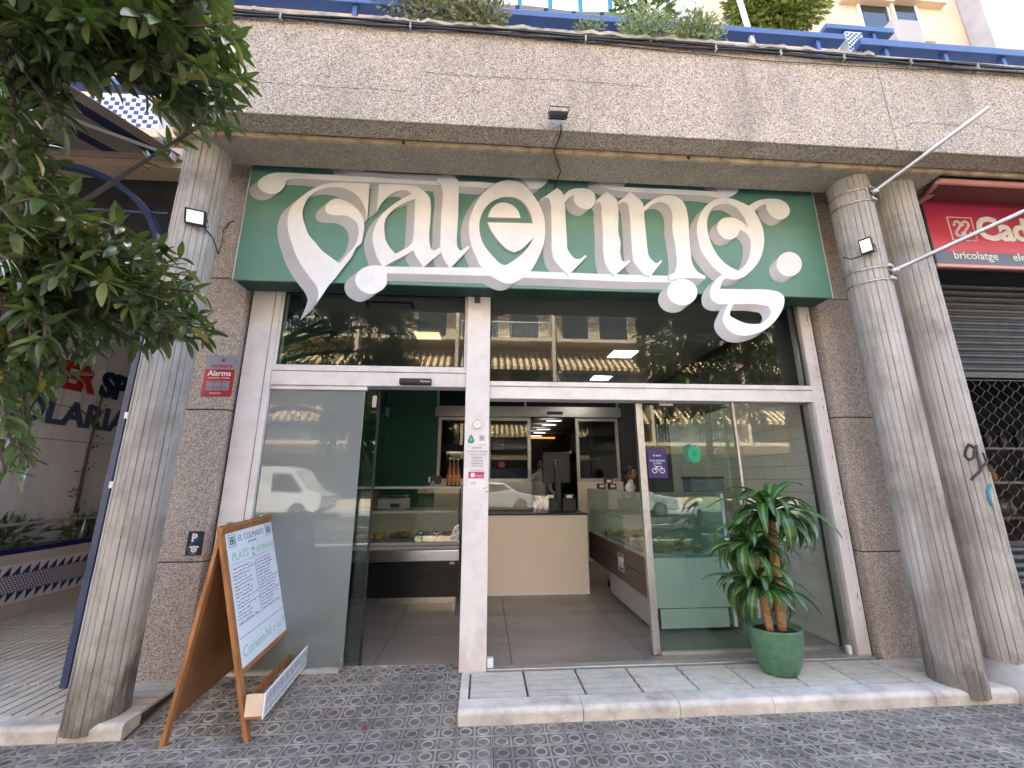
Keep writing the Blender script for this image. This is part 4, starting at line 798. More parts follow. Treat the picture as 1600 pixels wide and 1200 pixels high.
p = pY(678, 757, 5.1); t = thing('card_stand', 'black card reader on a pale stand beside the amber bottles', 'card reader', (p.x, 5.1, 1.336)); box('reader', p.x-.07, p.x+.085, 5.11, 5.14, 1.36, 1.46, 'black_plastic', t, .006); MB().hexa([(p.x-.05, 5.05, 1.3355), (p.x+.02, 5.05, 1.3355), (p.x+.02, 5.12, 1.3355), (p.x-.05, 5.12, 1.3355)], [(p.x-.025, 5.1, 1.40), (p.x, 5.1, 1.40), (p.x, 5.109, 1.40), (p.x-.025, 5.109, 1.40)]).build('reader_stand', 'case_grey', t)
box('reader_card', p.x-.066, p.x-.048, 5.10, 5.109, 1.38, 1.445, 'plain_white', t)
# ---- till counter, centre
CT = thing('till_counter', 'plain beige till counter facing the right doorway', 'counter', (.6, 5.4, ZF)); CYF = 5.20
box('front_panel', -.22, 1.283, CYF, CYF+.03, ZF+.012, .985, 'counter_beige', CT, .003); box('skirting', -.22, 1.283, CYF-.006, CYF+.02, ZF+.001, ZF+.018, 'plain_white', CT); box('counter_body', -.22, 1.28, CYF+.031, 5.9, ZF+.001, .97, 'case_pale', CT); box('counter_top', -.23, 1.30, CYF-.004, 5.95, .987, 1.005, 'slate_black', CT, .003)
b = box('glass_screen', -.20, .82, CYF+.06, CYF+.066, 1.006, 1.55, 'glass_clear', CT)
MO = thing('till_monitor', 'black till screen seen from behind on its tall pole', 'monitor', (1.0, 5.5, 1.005)); p = pY(873, 790, 5.5)
box('stand_pole', p.x-.035, p.x+.035, 5.50, 5.54, 1.02, 1.68, 'kitchen_grey', MO, .004); box('stand_base', p.x-.10, p.x+.10, 5.44, 5.64, 1.0055, 1.022, 'black_plastic', MO, .005); box('screen_back', p.x-.20, p.x+.18, 5.545, 5.585, 1.36, 1.78, 'black_plastic', MO, .03, seg=4)
for dx, dz in ((-.03, 1.66), (.03, 1.66), (-.03, 1.62), (.03, 1.62)): MB().tube([(p.x+dx, 5.496, dz), (p.x+dx, 5.502, dz)], .005, 6).build('bolt', 'steel', MO)
def tillbox(label, u0, u1, v0, v1, y):
    a, c = pY(u0, v1, y), pY(u1, v0, y); t = thing('till_scale', label, 'scale', ((a.x+c.x)/2, y, 1.005)); box('scale_case', a.x, c.x, y, y+.18, 1.0055, c.z-.06, 'black_plastic', t, .01)
    box('scale_head', a.x+.02, c.x-.02, y+.005, y+.05, c.z-.059, c.z, 'slate_black', t, .006); box('scale_screen', a.x+.05, c.x-.05, y-.001, y+.0045, c.z-.048, c.z-.012, 'panel_light' if 0 else 'plain_white', t)
tillbox('black scale with pale screen left of the till pole', 850, 871, 772, 803, 5.42); tillbox('black scale with pale screen right of the till pole', 880, 900, 772, 803, 5.42)
t = thing('red_tin', 'small red tin on the counter left of the till', 'tin', (.7, 5.4, 1.005)); p = pY(843, 803, 5.4); MB().lathe([(.001, 0), (.032, 0), (.032, .06), (.028, .066), (.001, .066)], 16, (p.x, 5.4, 1.0055)).build('tin_body', 'red_print', t); MB().lathe([(.001, .0665), (.026, .0665), (.026, .075), (.001, .075)], 16, (p.x, 5.4, 1.0055)).build('tin_lid', 'cherry_red', t)
t = thing('leaflet_stack', 'upright leaflets beside the red tin on the till counter', 'leaflets', (.62, 5.45, 1.005)); p = pY(836, 803, 5.45); box('leaflet', p.x-.02, p.x+.015, 5.45, 5.47, 1.0055, 1.14, 'plain_white', t); box('leaflet', p.x-.03, p.x-.0205, 5.45, 5.47, 1.0055, 1.12, 'red_print', t)
t = thing('round_plaque', 'dark red round sticker on the kitchen window', 'sticker', (0, 7.2, 2)); p = pY(784, 726, 7.19); MB().poly([[(p.x+x, p.z+z) for x, z in ring(0, 0, .055)]], lambda x, z, d: (x, 7.185+d, z), .004).build('disc', 'cherry_red', t); text('print', 'OK', .04, (p.x, 7.184, p.z-.014), (1, 0, 0), (0, 0, 1), 'plain_white', t, .0005) if 0 else None
# ---- glass display case, right
RC = thing('glass_display_case', 'glass topped display case with brown side panel behind the right doors', 'display case', (1.9, 4.9, ZF)); cx0, cx1, cy0, cy1 = 1.5, 2.28, 3.92, 6.0
box('side_panel', cx0, cx0+.03, cy0, cy1, .545, .70, 'case_brown', RC, .003); box('side_panel', cx0-.004, cx0+.03, cy0, cy1, .365, .538, 'case_brown', RC, .003); box('panel_groove', cx0+.006, cx0+.03, cy0+.01, cy1-.01, .536, .547, 'frame_shadow_gap', RC)
box('plinth_panel', cx0+.02, cx0+.05, cy0+.01, 5.15, ZF+.03, .362, 'case_grey', RC); box('end_panel', cx0+.031, cx1, cy0, cy0+.03, .28, .70, 'case_pale', RC, .004); box('end_panel', cx0+.10, cx1-.05, cy0-.012, cy0+.0, ZF+.03, .278, 'case_pale', RC, .004)
box('deck', cx0+.031, cx1, cy0+.031, cy1, .66, .69, 'plain_white', RC); box('back_panel', cx1, cx1+.03, cy0, cy1, .12, 1.28, 'plain_white', RC)
for y in (4.3, 5.5): 
    for x in (cx0+.12, cx1-.1): MB().tube([(x-.02, y, ZF+.04), (x+.02, y, ZF+.04)], .039, 14).build('castor', 'black_rubber', RC)
MB().box(cx0+.08, cx0+.14, 5.3, 5.36, ZF+.07, .66).box(cx1-.14, cx1-.08, 5.3, 5.36, ZF+.07, .66).build('leg_frame', 'kitchen_grey', RC)
box('side_glass', cx0+.006, cx0+.012, cy0, cy1, .702, 1.285, 'glass_clear', RC); box('end_glass', cx0+.013, cx1, cy0+.005, cy0+.011, .702, 1.28, 'glass_door', RC); box('top_glass', cx0-.002, cx1, cy0, cy1, 1.286, 1.294, 'glass_clear', RC)
box('far_end', cx0+.021, cx1-.001, cy1-.018, cy1-.002, .70, 1.284, 'plain_white', RC); box('corner_post', cx0+.002, cx0+.03, cy0-.002, cy0+.03, .70, 1.285, 'case_grey', RC, .003); box('glass_shelf', cx0+.02, cx1-.02, cy0+.02, cy1-.02, 1.00, 1.008, 'glass_door', RC); box('far_trim', cx0, cx0+.02, cy1-.02, cy1, .70, 1.285, 'case_pale', RC)
logo(cx0-.006, 4.62, .545, .17, (0, -1, 0), (0, 0, 1), 'case_pale', RC)
for k in range(5):
    y = 4.08+.36*k; m = ('food_brown', 'food_yellow', 'foil', 'food_brown', 'food_yellow')[k]; t = thing('food_tray', ('nearest', 'second', 'third', 'fourth', 'farthest')[k]+' tray of food in the right glass display case', 'food tray', (1.85, y, .69))
    MB().hexa([(1.62, y-.13, .6905), (2.15, y-.13, .6905), (2.15, y+.13, .6905), (1.62, y+.13, .6905)], [(1.59, y-.15, .735), (2.18, y-.15, .735), (2.18, y+.15, .735), (1.59, y+.15, .735)]).build('tray', 'case_pale' if k == 0 else 'foil', t); b = MB()
    for q in range(22): b.sphere((R.uniform(1.64, 2.13), y+R.uniform(-.11, .11), .735+R.uniform(0, .03)), R.uniform(.025, .05), R.uniform(.02, .04), R.uniform(.012, .028), 7, 5)
    tag(b.build('food', m, t, True), kind='stuff')
for k, (u, v, w_) in enumerate(((951, 758, .05), (940, 762, .05), (957, 763, .06))):
    p = pY(u, v, 5.75); z = 1.295+.0 if k else 1.362
    t = thing('sauce_pack', ('top pack of three black and white packs on the right display case', 'lower left pack of three black and white packs on the display case', 'lower right pack of three black and white packs on the display case')[k], 'pack', (p.x, 5.75, z)); box('pack_box', p.x-.055 if k else p.x-.05, p.x+.05, 5.72, 5.80, z, z+.064, 'slate_black', t, .004); box('pack_label', p.x-.035, p.x+.03, 5.7165, 5.7195, z+.012, z+.048, 'plain_white', t)
t = thing('till_printer', 'dark blue grey box standing behind the right glass door', 'box', (2.1, 4.3, 1.3)); a, c = pY(1086, 812, 4.3), pY(1135, 788, 4.3); box('box_body', a.x, c.x, 4.3, 4.5, 1.2945, c.z+.02 if c.z > 1.32 else 1.42, 'slate_blue', t, .008); box('box_lid', a.x-.006, c.x+.006, 4.294, 4.506, (c.z+.02 if c.z > 1.32 else 1.42)+.0005, (c.z+.02 if c.z > 1.32 else 1.42)+.02, 'slate_black', t)
# ---- people: continuous skinned bodies
def person(name, label, loc, rz, shirt, apron, glasses=False, bend=0):
    t = thing(name, label, 'person', loc, rz)
    J = [((0, 0, .93), .13), ((0, .0, 1.12), .125), ((0, .01+bend, 1.30), .135), ((0, .02+bend, 1.42), .085), ((0, .0+bend, 1.49), .05), ((0, -.01+bend, 1.55), .05)]
    ed = [(0, 1), (1, 2), (2, 3), (3, 4), (4, 5)]
    for s in (-1, 1):
        n = len(J); J += [((s*.19, .01+bend, 1.38), .06), ((s*.24, -.02+bend, 1.12), .042), ((s*.19, -.24+bend, 1.03), .034), ((s*.16, -.31+bend, 1.03), .026)]; ed += [(3, n), (n, n+1), (n+1, n+2), (n+2, n+3)]
        for k, dx in enumerate((-.03, -.01, .01, .03)):
            m = len(J); J += [((s*.16+dx, -.37+bend, 1.025), .009), ((s*.16+dx, -.41+bend+abs(dx)*.4, 1.005), .008)]; ed += [(n+3, m), (m, m+1)]
        m = len(J); J += [((s*.16-s*.045, -.34+bend, 1.03), .010)]; ed.append((n+3, m))
        m = len(J); J += [((s*.10, 0, .86), .085), ((s*.11, -.01, .48), .058), ((s*.11, .02, .09), .04), ((s*.12, -.13, .035), .035)]; ed += [(0, m), (m, m+1), (m+1, m+2), (m+2, m+3)]
    me = bpy.data.meshes.new('body'); me.from_pydata([j[0] for j in J], ed, []); me.materials.append(MATS[shirt]); o = bpy.data.objects.new('body', me); COL.objects.link(o); o.parent = t
    sk = o.modifiers.new('skin', 'SKIN'); sk.use_smooth_shade = True
    lay_ = me.skin_vertices[0] if me.skin_vertices else None
    if lay_ is None:
        bm = bmesh.new(); bm.from_mesh(me); bm.verts.layers.skin.verify(); bm.to_mesh(me); bm.free(); lay_ = me.skin_vertices[0]
    for i, j in enumerate(J): lay_.data[i].radius = (j[1], j[1]*.8 if i < 4 else j[1])
    lay_.data[0].use_root = True
    sb = o.modifiers.new('sub', 'SUBSURF'); sb.levels = 1; sb.render_levels = 2
    # head with face
    b = MB(); N_, M_ = 24, 18; vs = []
    for i in range(M_+1):
        th = math.pi*i/M_; z = math.cos(th)
        for k in range(N_):
            ph = 2*math.pi*k/N_; x = math.sin(th)*math.cos(ph); y = math.sin(th)*math.sin(ph)
            w = .078*(1-.28*max(0, -z)); d = .098
            X, Yy, Z = x*w, y*d, z*.118
            if y < -.5 and abs(x) < .16 and -.25 < z < .12: Yy -= .022*(1-abs(x)/.16)*(1-abs(z+.12)/.26)   # nose
            if y < -.4 and abs(abs(x)-.36) < .2 and abs(z-.08) < .12: Yy += .010                                # eye sockets
            vs.append((X, Yy-.012+bend, Z+1.655))
    b.add(vs, [(i*N_+k, (i+1)*N_+k, (i+1)*N_+(k+1) % N_, i*N_+(k+1) % N_) for i in range(M_) for k in range(N_)]); hd = b.build('head', 'skin', t, True, local=True)
    b = MB(); b.sphere((.028, -.092+bend, 1.668), .012, .008, .008, 8, 6).sphere((-.028, -.092+bend, 1.668), .012, .008, .008, 8, 6); b.build('eyes', 'slate_black', hd, True, local=True); tag(hd.children[-1], kind='stuff')
    b = MB(); b.sphere((0, -.098+bend, 1.592), .024, .008, .006, 10, 6); b.build('mouth', 'cherry_red', hd, True, local=True)
    for s in (-1, 1): MB().sphere((s*.078, .0+bend, 1.655), .010, .02, .032, 8, 6).build('ear', 'skin', hd, True, local=True)
    b = MB(); vs = []; n0 = 20
    for i in range(9):
        th = math.pi*.58*i/8
        for k in range(n0):
            ph = 2*math.pi*k/n0; lim = .60 if math.sin(ph) < -.35 else 1.0; tt = th*lim; vs.append((math.sin(tt)*math.cos(ph)*.088, math.sin(tt)*math.sin(ph)*.108-.006+bend, 1.658+math.cos(tt)*.130))
    b.add(vs, [(i*n0+k, i*n0+(k+1) % n0, (i+1)*n0+(k+1) % n0, (i+1)*n0+k) for i in range(8) for k in range(n0)]); hr = b.build('hair', 'hair_dark', t, True, local=True); MB().sphere((0, .10+bend, 1.69), .045, .04, .045, 10, 8).build('hair_bun', 'hair_dark', hr, True, local=True)
    if glasses:
        b = MB()
        for s in (-1, 1): l = [(s*.032+.024*math.cos(a_), -.107+bend, 1.668+.018*math.sin(a_)) for a_ in (2*math.pi*k/12 for k in range(13))]; b.tube(l, .003, 5)
        b.tube([(-.008, -.107+bend, 1.668), (.008, -.107+bend, 1.668)], .003, 5).tube([(.056, -.105+bend, 1.67), (.08, .0+bend, 1.67)], .003, 5).tube([(-.056, -.105+bend, 1.67), (-.08, .0+bend, 1.67)], .003, 5); b.build('glasses', 'slate_black', t, local=True)
    b = MB(); n1 = 10; vs = []
    for z, w, d in ((.55, .20, -.16), (.85, .19, -.155), (1.08, .17, -.15), (1.32, .11, -.15+bend*.8)):
        for k in range(n1): x = -w+2*w*k/(n1-1); vs.append((x, d+.10*(x/w)**2*(.6), z))
    b.add(vs, [(i*n1+k, i*n1+k+1, (i+1)*n1+k+1, (i+1)*n1+k) for i in range(3) for k in range(n1-1)]); ap = b.build('apron', apron, t, True, local=True); ap.modifiers.new('solid', 'SOLIDIFY').thickness = .006
    return t
p1 = pY(845, 737, 8.2); person('person', 'person in a white top and dark apron working in the kitchen beyond the hatch', (p1.x, 8.45, ZF), math.radians(25), 'cloth_white', 'cloth_black', bend=-.03)
p2 = pY(985, 745, 5.85); pr = person('person', 'person with dark hair and glasses standing behind the right display case', (p2.x+.02, 6.35, ZF), math.radians(55), 'cloth_white', 'cloth_white', True)
pr.location = (pY(985, 745, 6.35).x, 6.35, ZF); pr.scale = (.86, .86, .86)
# ================================================================ MENU BOARD
def board():
    FL, FR_ = pZ(387, 1160, 0), pZ(458, 1055, .075); FR_ = Vector((FL.x-.03, FL.y+.66, .042)); BL = pZ(255, 1163, 0)
    t = thing('menu_board', 'wooden folding menu board with handwritten white menu in front of the frosted door', 'menu board', (FL.x-.25, FL.y+.35, 0))
    e = (FR_-FL); e = Vector((e.x, e.y, .02)).normalized()         # along the board
    back = Vector((-e.y, e.x, 0)).normalized()                      # towards the rear frame
    spread = (BL-FL).dot(back); half = spread*.70; rear = spread-half
    ln = .70; H = None
    # apex height from the photo: top left corner of the front frame at (344, 822)
    apex0 = FL+back*half
    best = min((abs((600-822)/F_PX-(apex0+Vector((0, 0, k*.005))-O3).dot(AY)/(apex0+Vector((0, 0, k*.005))-O3).dot(AZ)), k) for k in range(150, 300))
    H = best[1]*.005
    up_f = (Vector((0, 0, H))+back*half).normalized(); Lf = math.hypot(H, half)
    nrm = e.cross(up_f).normalized()
    if nrm.dot(O3-FL) < 0: nrm = -nrm
    def Pf(a, s, d=0): return FL+e*a+up_f*s+nrm*d
    BL0 = FL+back*spread; up_b = (Vector((0, 0, H))-back*rear).normalized(); Lb = math.hypot(H, rear); nb = e.cross(up_b).normalized()
    if nb.dot(back) < 0: nb = -nb
    def Pb(a, s, d=0): return BL0+e*a+up_b*s+nb*d
    def bar(name, P, a0, a1, s0, s1, d0, d1, m, par): return MB().hexa([P(a0, s0, d0), P(a1, s0, d0), P(a1, s0, d1), P(a0, s0, d1)], [P(a0, s1, d0), P(a1, s1, d0), P(a1, s1, d1), P(a0, s1, d1)]).build(name, m, par, bevel=.002)
    w = .042
    ff = bar('leg', Pf, 0, w, 0, Lf, -.022, 0, 'wood', t); bar('leg', Pf, ln-w, ln, 0, Lf, -.022, 0, 'wood', t)
    bar('leg', Pb, 0, w, 0, Lb-.01, -.022, 0, 'wood', t); bar('leg', Pb, ln-w, ln, 0, Lb-.01, -.022, 0, 'wood', t)
    s0 = Lf*.30
    bar('cross_rail', Pf, w, ln-w, Lf-w, Lf-.001, -.021, -.001, 'wood', t); bar('cross_rail', Pf, w, ln-w, s0-w*.6, s0, -.021, -.001, 'wood', t); bar('cross_rail', Pf, w, ln-w, s0*.42, s0*.42+w, -.021, -.003, 'wood', t)
    bar('cross_rail', Pb, w, ln-w, Lb-w-.01, Lb-.012, -.021, -.001, 'wood', t); bar('back_sheet', Pb, w-.01, ln-w+.01, s0*.30, Lb-w-.011, -.016, -.008, 'board_back', t)
    sh = bar('menu_sheet', Pf, w+.001, ln-w-.001, s0+.001, Lf-w-.001, -.012, -.003, 'paper_white', t)
    for a in (.12, ln-.12): MB().tube([Pf(a-.04, Lf+.004, -.012), Pf(a+.04, Lf+.004, -.012)], .007, 8).build('hinge', 'galvanised', t)
    # tiled tray at the foot
    def Pt(a, s, d): return FL+e*a+Vector((0, 0, 1))*s+nrm0*d
    nrm0 = -back; st = s0*.42*math.cos(math.atan2(half, H))
    base = FL+back*(s0*.42*half/Lf)
    def Q(a, z, d): return base+e*a+Vector((0, 0, st-.035+z))+nrm0*d
    def tray(name, a0, a1, z0, z1, d0, d1, m): return MB().hexa([Q(a0, z0, d0), Q(a1, z0, d0), Q(a1, z0, d1), Q(a0, z0, d1)], [Q(a0, z1, d0), Q(a1, z1, d0), Q(a1, z1, d1), Q(a0, z1, d1)]).build(name, m, t, bevel=.001)
    tray('tray_floor', 0, ln, 0, .012, .002, .095, 'wood'); tray('tray_end', 0, .012, .0125, .12, .002, .095, 'wood_pale'); tray('tray_end', ln-.012, ln, .0125, .12, .002, .095, 'wood_pale')
    tf = tray('tray_front', 0, ln, -.002, .125, .096, .104, 'plain_white'); b = MB(); rr = random.Random(3)
    for k in range(34):
        a = .015+(ln-.03)*k/34; 
        for z in (.03, .07, .1):
            x0 = a+rr.uniform(0, .008); b.add([Q(x0, z-.02+rr.uniform(0, .01), .1046), Q(x0+.006, z-.022, .1046), Q(x0+.014, z+.012, .1046), Q(x0+.008, z+.016, .1046)], [(0, 1, 2, 3)])
    tag(b.build('tile_print', 'letter_blue_grey', tf), kind='stuff')
    # writing
    S0, S1 = s0, Lf-w; SH = S1-S0; aw = ln-2*w
    def at(a, s): return Pf(w+aw*a, S0+SH*s, .0-.0022)
    def word(st_, a, s, size, m, al='CENTER', shear=0, bold=0): text('writing', st_, size, tuple(at(a, s)), tuple(e), tuple(up_f), m, sh, .0004, al, bold, shear=shear) 
    word('EL COLMADO', .5, .90, .054, 'ink_grey'); word('gastronomia', .5, .865, .022, 'ink_grey', shear=.3)
    for a in (.11, .89): c = at(a, .918); logo(c.x, c.y, c.z, .075, e, up_f, 'ink_green', sh)
    word('PLATS', .23, .76, .072, 'ink_pale_green'); word('de\nla', .49, .79, .034, 'ink_green'); word('SETMANA', .77, .76, .058, 'ink_pale_green')
    word('Cuinem', .26, .06, .085, 'ink_pale_green', shear=.15); word('bé', .56, .07, .085, 'ink_pale_green', shear=.2); word('a tu !!', .82, .07, .075, 'ink_pale_green', shear=.15)
    b = MB()
    def line(a0, s0_, a1, s1_, r=.0012): b.tube([at(a0, s0_), at(a1, s1_)], r, 4)
    line(.04, .735, .97, .735); line(.04, .29, .97, .29); line(.03, .20, .97, .20, .0018); line(.5, .70, .5, .30)
    b.build('ruled_line', 'ink_grey', sh); tag(sh.children[-1], kind='stuff')
    b = MB()
    for col_ in (0, 1):
        for k in range(16):
            s = .70-.0265*k; x = .06+.475*col_; end = x+rr.uniform(.22, .40); b.tube([at(x-.02, s), at(x-.017, s)], .0022, 4)
            while x < end:
                L_ = rr.uniform(.03, .09); n = int(L_/.008); pts = [at(x+L_*i/n, s+rr.uniform(-.006, .006)) for i in range(n+1)]; b.tube(pts, .0017, 4); x += L_+.018
    tag(b.build('handwriting', 'ink_dark', sh), kind='stuff')
    return t
board()
# ================================================================ POTTED PLANT
def plant():
    c = Vector((2.11, 3.125, ZS)); t = thing('potted_dracaena', 'variegated dracaena with two canes in a green pot on the step', 'potted plant', c)
    pot = MB().lathe([(.001, 0), (.080, 0), (.102, .012), (.128, .07), (.150, .17), (.158, .25), (.158, .285), (.160, .30), (.155, .30), (.150, .285), (.12, .27), (.001, .27)], 40, c, 1.14, .98).build('pot', 'pot_green', t, True)
    MB().lathe([(.001, .262), (.146, .262), (.146, .272), (.001, .274)], 24, c, 1.14, .98).build('soil', 'soil', t, True)
    heads = []
    def cane(x, y, h, r, lean):
        pts = [c+Vector((x+lean*k/8, y, .25+(h-.25)*k/8)) for k in range(9)]; b = MB(); b.tube(pts, [r*(1+.06*math.sin(k*3)) for k in range(9)], 12); b.build('cane', 'cane_bark', t, True); return pts[-1]
    a1 = cane(.05, -.005, 1.03, .034, .03); a2 = cane(-.04, -.01, .80, .027, -.05)
    heads = [(a1+Vector((0, 0, .03)), 48, .46), (a2+Vector((-.02, -.01, .03)), 36, .40), (a2+Vector((-.02, -.03, -.24)), 36, .40)]
    kinds = []
    for v in range(4):
        b = MB(); n = 9; droop = (1.0, 1.35, .7, 1.15)[v]; vs = []
        for k in range(n+1):
            s = k/n; wv = .034*math.sin(math.pi*min(1, s*.90+.10))**.7*(1-.15*s); a = .85-2.6*droop*s**1.0
            if k == 0: x, z, pa = 0, 0, a
            else: x += math.cos((a+pa)/2)/n; z += math.sin((a+pa)/2)/n; pa = a
            for q in (-1, -.22, .22, 1): vs.append((x, q*wv*3.2*(1 if k < n else .08), z+abs(q)*.018))
        for k in range(n):
            for j in range(3): b.cur = 1 if j == 1 else 0; b.f.append([k*4+j, k*4+j+1, (k+1)*4+j+1, (k+1)*4+j]); b.mi.append(b.cur)
        b.v = vs; kinds.append(b.mesh('leaf', ['drac_leaf', 'drac_stripe'], True))
    rr = random.Random(11); G = 2.39996
    for hi, (p, n, L_) in enumerate(heads):
        for k in range(n):
            o = bpy.data.objects.new('leaf', kinds[rr.randrange(4)]); COL.objects.link(o); o.parent = t; s = L_*rr.uniform(.75, 1.15)
            f = k/n; tilt = (.55 if f > .75 else .0)+rr.uniform(-.25, .25)
            o.location = p-c+Vector((0, 0, -.07+.12*f)); o.rotation_euler = (rr.uniform(-.3, .3), -tilt, k*G+rr.uniform(-.3, .3)); o.scale = (s, s*.80, s)
            if f > .9: o.scale = (s*.8, s*.8, s*.8)
plant()
# ================================================================ FLOODLIGHTS
def flood(label, pos, facing, sz, lit, cable, par_cable_r=.004, up=(0, 0, 1)):
    t = thing('floodlight', label, 'floodlight', pos); f = Vector(facing).normalized(); x = Vector(up).cross(f).normalized(); z = f.cross(x); w, h = sz; P = Vector(pos)
    M = Matrix(((x.x, f.x, z.x, P.x), (x.y, f.y, z.y, P.y), (x.z, f.z, z.z, P.z), (0, 0, 0, 1)))
    MB().box(-w, w, -.035, 0, -h, h, M).build('lamp_body', 'black_plastic', t, bevel=.006); m = MB(); m.box(-w, w, .0005, .01, h*.8, h, M).box(-w, w, .0005, .01, -h, -h*.8, M).box(-w, -w*.82, .0005, .01, -h*.8, h*.8, M).box(w*.82, w, .0005, .01, -h*.8, h*.8, M); m.build('bezel', 'black_plastic', t)
    MB().box(-w*.82, w*.82, .001, .004, -h*.8, h*.8, M).build('lamp_lens', lit, t)
    m = MB(); m.tube([M @ Vector((-w-.006, -.02, 0)), M @ Vector((-w-.006, -.06, -h*.9)), M @ Vector((w+.006, -.06, -h*.9)), M @ Vector((w+.006, -.02, 0))], .004, 6); m.build('bracket', 'black_plastic', t)
    if cable: MB().tube(cable, par_cable_r, 6).build('cable', 'cable_black', t, True)
p = pY(871, 186, 2.47); e_ = pY(866, 283, 3.09)
flood('floodlight under the terrace wall above the sign centre', (p.x, 2.455, p.z), (0, .62, -.75), (.066, .050), 'dark_glass', [(p.x+.03, 2.49, p.z-.02), (p.x+.035, 2.515, p.z-.06), (p.x+.03, 2.63, ZB1-.012), (p.x+.01, 2.70, ZB-.006), (e_.x+.02, 2.9, ZB-.012), (e_.x, 3.08, ZB-.02), (e_.x, 3.095, ZB-.05)], .005)
q = on_col(CL, 318, 349); flood('cool white floodlight on the left column', (q.x-.01, q.y-.075, q.z), (.30, -.80, -.35), (.062, .054), 'led_cool', [q+Vector((.02, -.03, -.04)), on_col(CL, 333, 372), on_col(CL, 341, 397, .01), Vector(pY(347, 380, 3.27)), Vector(pY(349, 360, 3.275)), Vector(pY(358, 348, 3.28)), Vector(pY(366, 345, 3.283))])
q = on_col(CR, 1357, 388); flood('warm lit floodlight between the clamps on the right column', (q.x-.055, q.y-.035, q.z), (-.80, -.50, -.15), (.040, .062), 'led_flood', [q+Vector((-.02, .0, -.03)), on_col(CR, 1345, 400, .006), on_col(CR, 1330, 405, .006), on_col(CR, 1318, 402, .006)])
# ================================================================ FLAG POLES
def flagpole(label, u0, v0, tip, zc):
    q = on_col(CR, u0, v0, .01); t = thing('flag_pole', label, 'flag pole', q); d = (tip-q)
    b = MB(); b.tube([q+d*.02, q+d*.35, q+d*.9999], [.017, .0165, .016], 14, False); b.build('tube', 'galvanised', t, True)
    b = MB(); b.tube([q+d*.985, q+d*.9905], .0155, 12); b.build('tube_end', 'dark_void', t); MB().tube([q-d*.0, q+d*.05], .024, 12).build('socket', 'galvanised', t, True)
    for dz in (-.055, .055):
        ring_ = [(CR[0]+(CR[2]+.006)*math.cos(a), CR[1]+(CR[2]+.006)*math.sin(a), q.z+dz+.012*math.cos(a-1)) for a in (2*math.pi*k/30 for k in range(31))]
        MB().tube(ring_, .0055, 6, False).build('clamp_band', 'steel', t, True)
        n = Vector((q.x-CR[0], q.y-CR[1], 0)).normalized(); s = Vector((-n.y, n.x, 0)); c_ = Vector((CR[0], CR[1], q.z+dz))+n*(CR[2]+.015)
        MB().box(-.028, .028, -.012, .012, -.012, .012, Matrix(((s.x, n.x, 0, c_.x), (s.y, n.y, 0, c_.y), (0, 0, 1, c_.z), (0, 0, 0, 1)))).build('clamp_block', 'steel', t, bevel=.003); MB().tube([c_-s*.04, c_+s*.04], .005, 6).build('clamp_bolt', 'steel', t)
flagpole('upper grey flag pole clamped to the right column, pointing up to the right', 1362, 302, pY(1544, 169, 2.30), 0)
flagpole('lower grey flag pole crossing the red shop sign', 1392, 425, pY(1640, 312, 2.30), 0)
# ================================================================ WALL SIGNS
yw = 3.284
AL = thing('alarm_sign', 'red and grey alarm notice on the left granite pilaster', 'sign', (-1.9, yw, 2)); a, c = pY(314, 619, yw), pY(364, 556, yw); a.x = pY(317, 600, yw).x; xr = pY(366, 590, yw).x
h = c.z-a.z; box('plate', a.x, xr, yw-.004, yw-.0005, a.z, c.z, 'red_print', AL, .001); box('grey_band', a.x+.001, xr-.001, yw-.0052, yw-.0042, c.z-h*.345, c.z-.001, 'grey_print', AL)
mx = (a.x+xr)/2; ww = xr-a.x
text('print', 'verisure', ww*.215, (mx+.01, yw-.0054, c.z-h*.30), (1, 0, 0), (0, 0, 1), 'red_print', AL, .0003, bold=.0012); fl5 = [(mx+.015+.018*math.cos(math.pi/2+2*math.pi*k/10)*(1 if k % 2 else .72), c.z-h*.12+.018*math.sin(math.pi/2+2*math.pi*k/10)*(1 if k % 2 else .72)) for k in range(10)]; MB().poly([fl5], lambda x, z, d: (x, yw-.0062+d, z), .0008).build('flower_emblem', 'red_print', AL)
text('print', 'Alarma', ww*.265, (mx, yw-.0046, c.z-h*.50), (1, 0, 0), (0, 0, 1), 'plain_white', AL, .0003, bold=.0012); text('print', 'conectada a Policía', ww*.095, (mx, yw-.0046, c.z-h*.575), (1, 0, 0), (0, 0, 1), 'plain_white', AL, .0003)
for k in range(3):
    x = a.x+ww*(.12+.265*k); ic = box('pictogram', x, x+ww*.23, yw-.005, yw-.0043, a.z+h*.14, a.z+h*.37, 'grey_print', AL); b = MB(); zz = a.z+h*.14; s = ww*.23
    if k == 0: b.tube([(x+s*.2, yw-.0055, zz+s*.7), (x+s*.8, yw-.0055, zz+s*.35)], s*.07, 5)
    elif k == 1: b.tube([(x+s*.5+s*.2*math.cos(a_), yw-.0055, zz+s*.5+s*.2*math.sin(a_)) for a_ in (2*math.pi*i/10 for i in range(11))], s*.06, 5)
    else: b.tube([(x+s*.2, yw-.0055, zz+s*.7), (x+s*.8, yw-.0055, zz+s*.2)], s*.06, 5)
    b.tube([(x+s*.15, yw-.0055, zz+h*.2), (x+s*.85, yw-.0055, zz+h*.2)], s*.05, 5); b.build('pictogram_mark', 'ink_grey', ic); tag(ic.children[-1], kind='stuff')
text('print', 'verisure.es', ww*.085, (mx-.01, yw-.0046, a.z+h*.06), (1, 0, 0), (0, 0, 1), 'plain_white', AL, .0003)
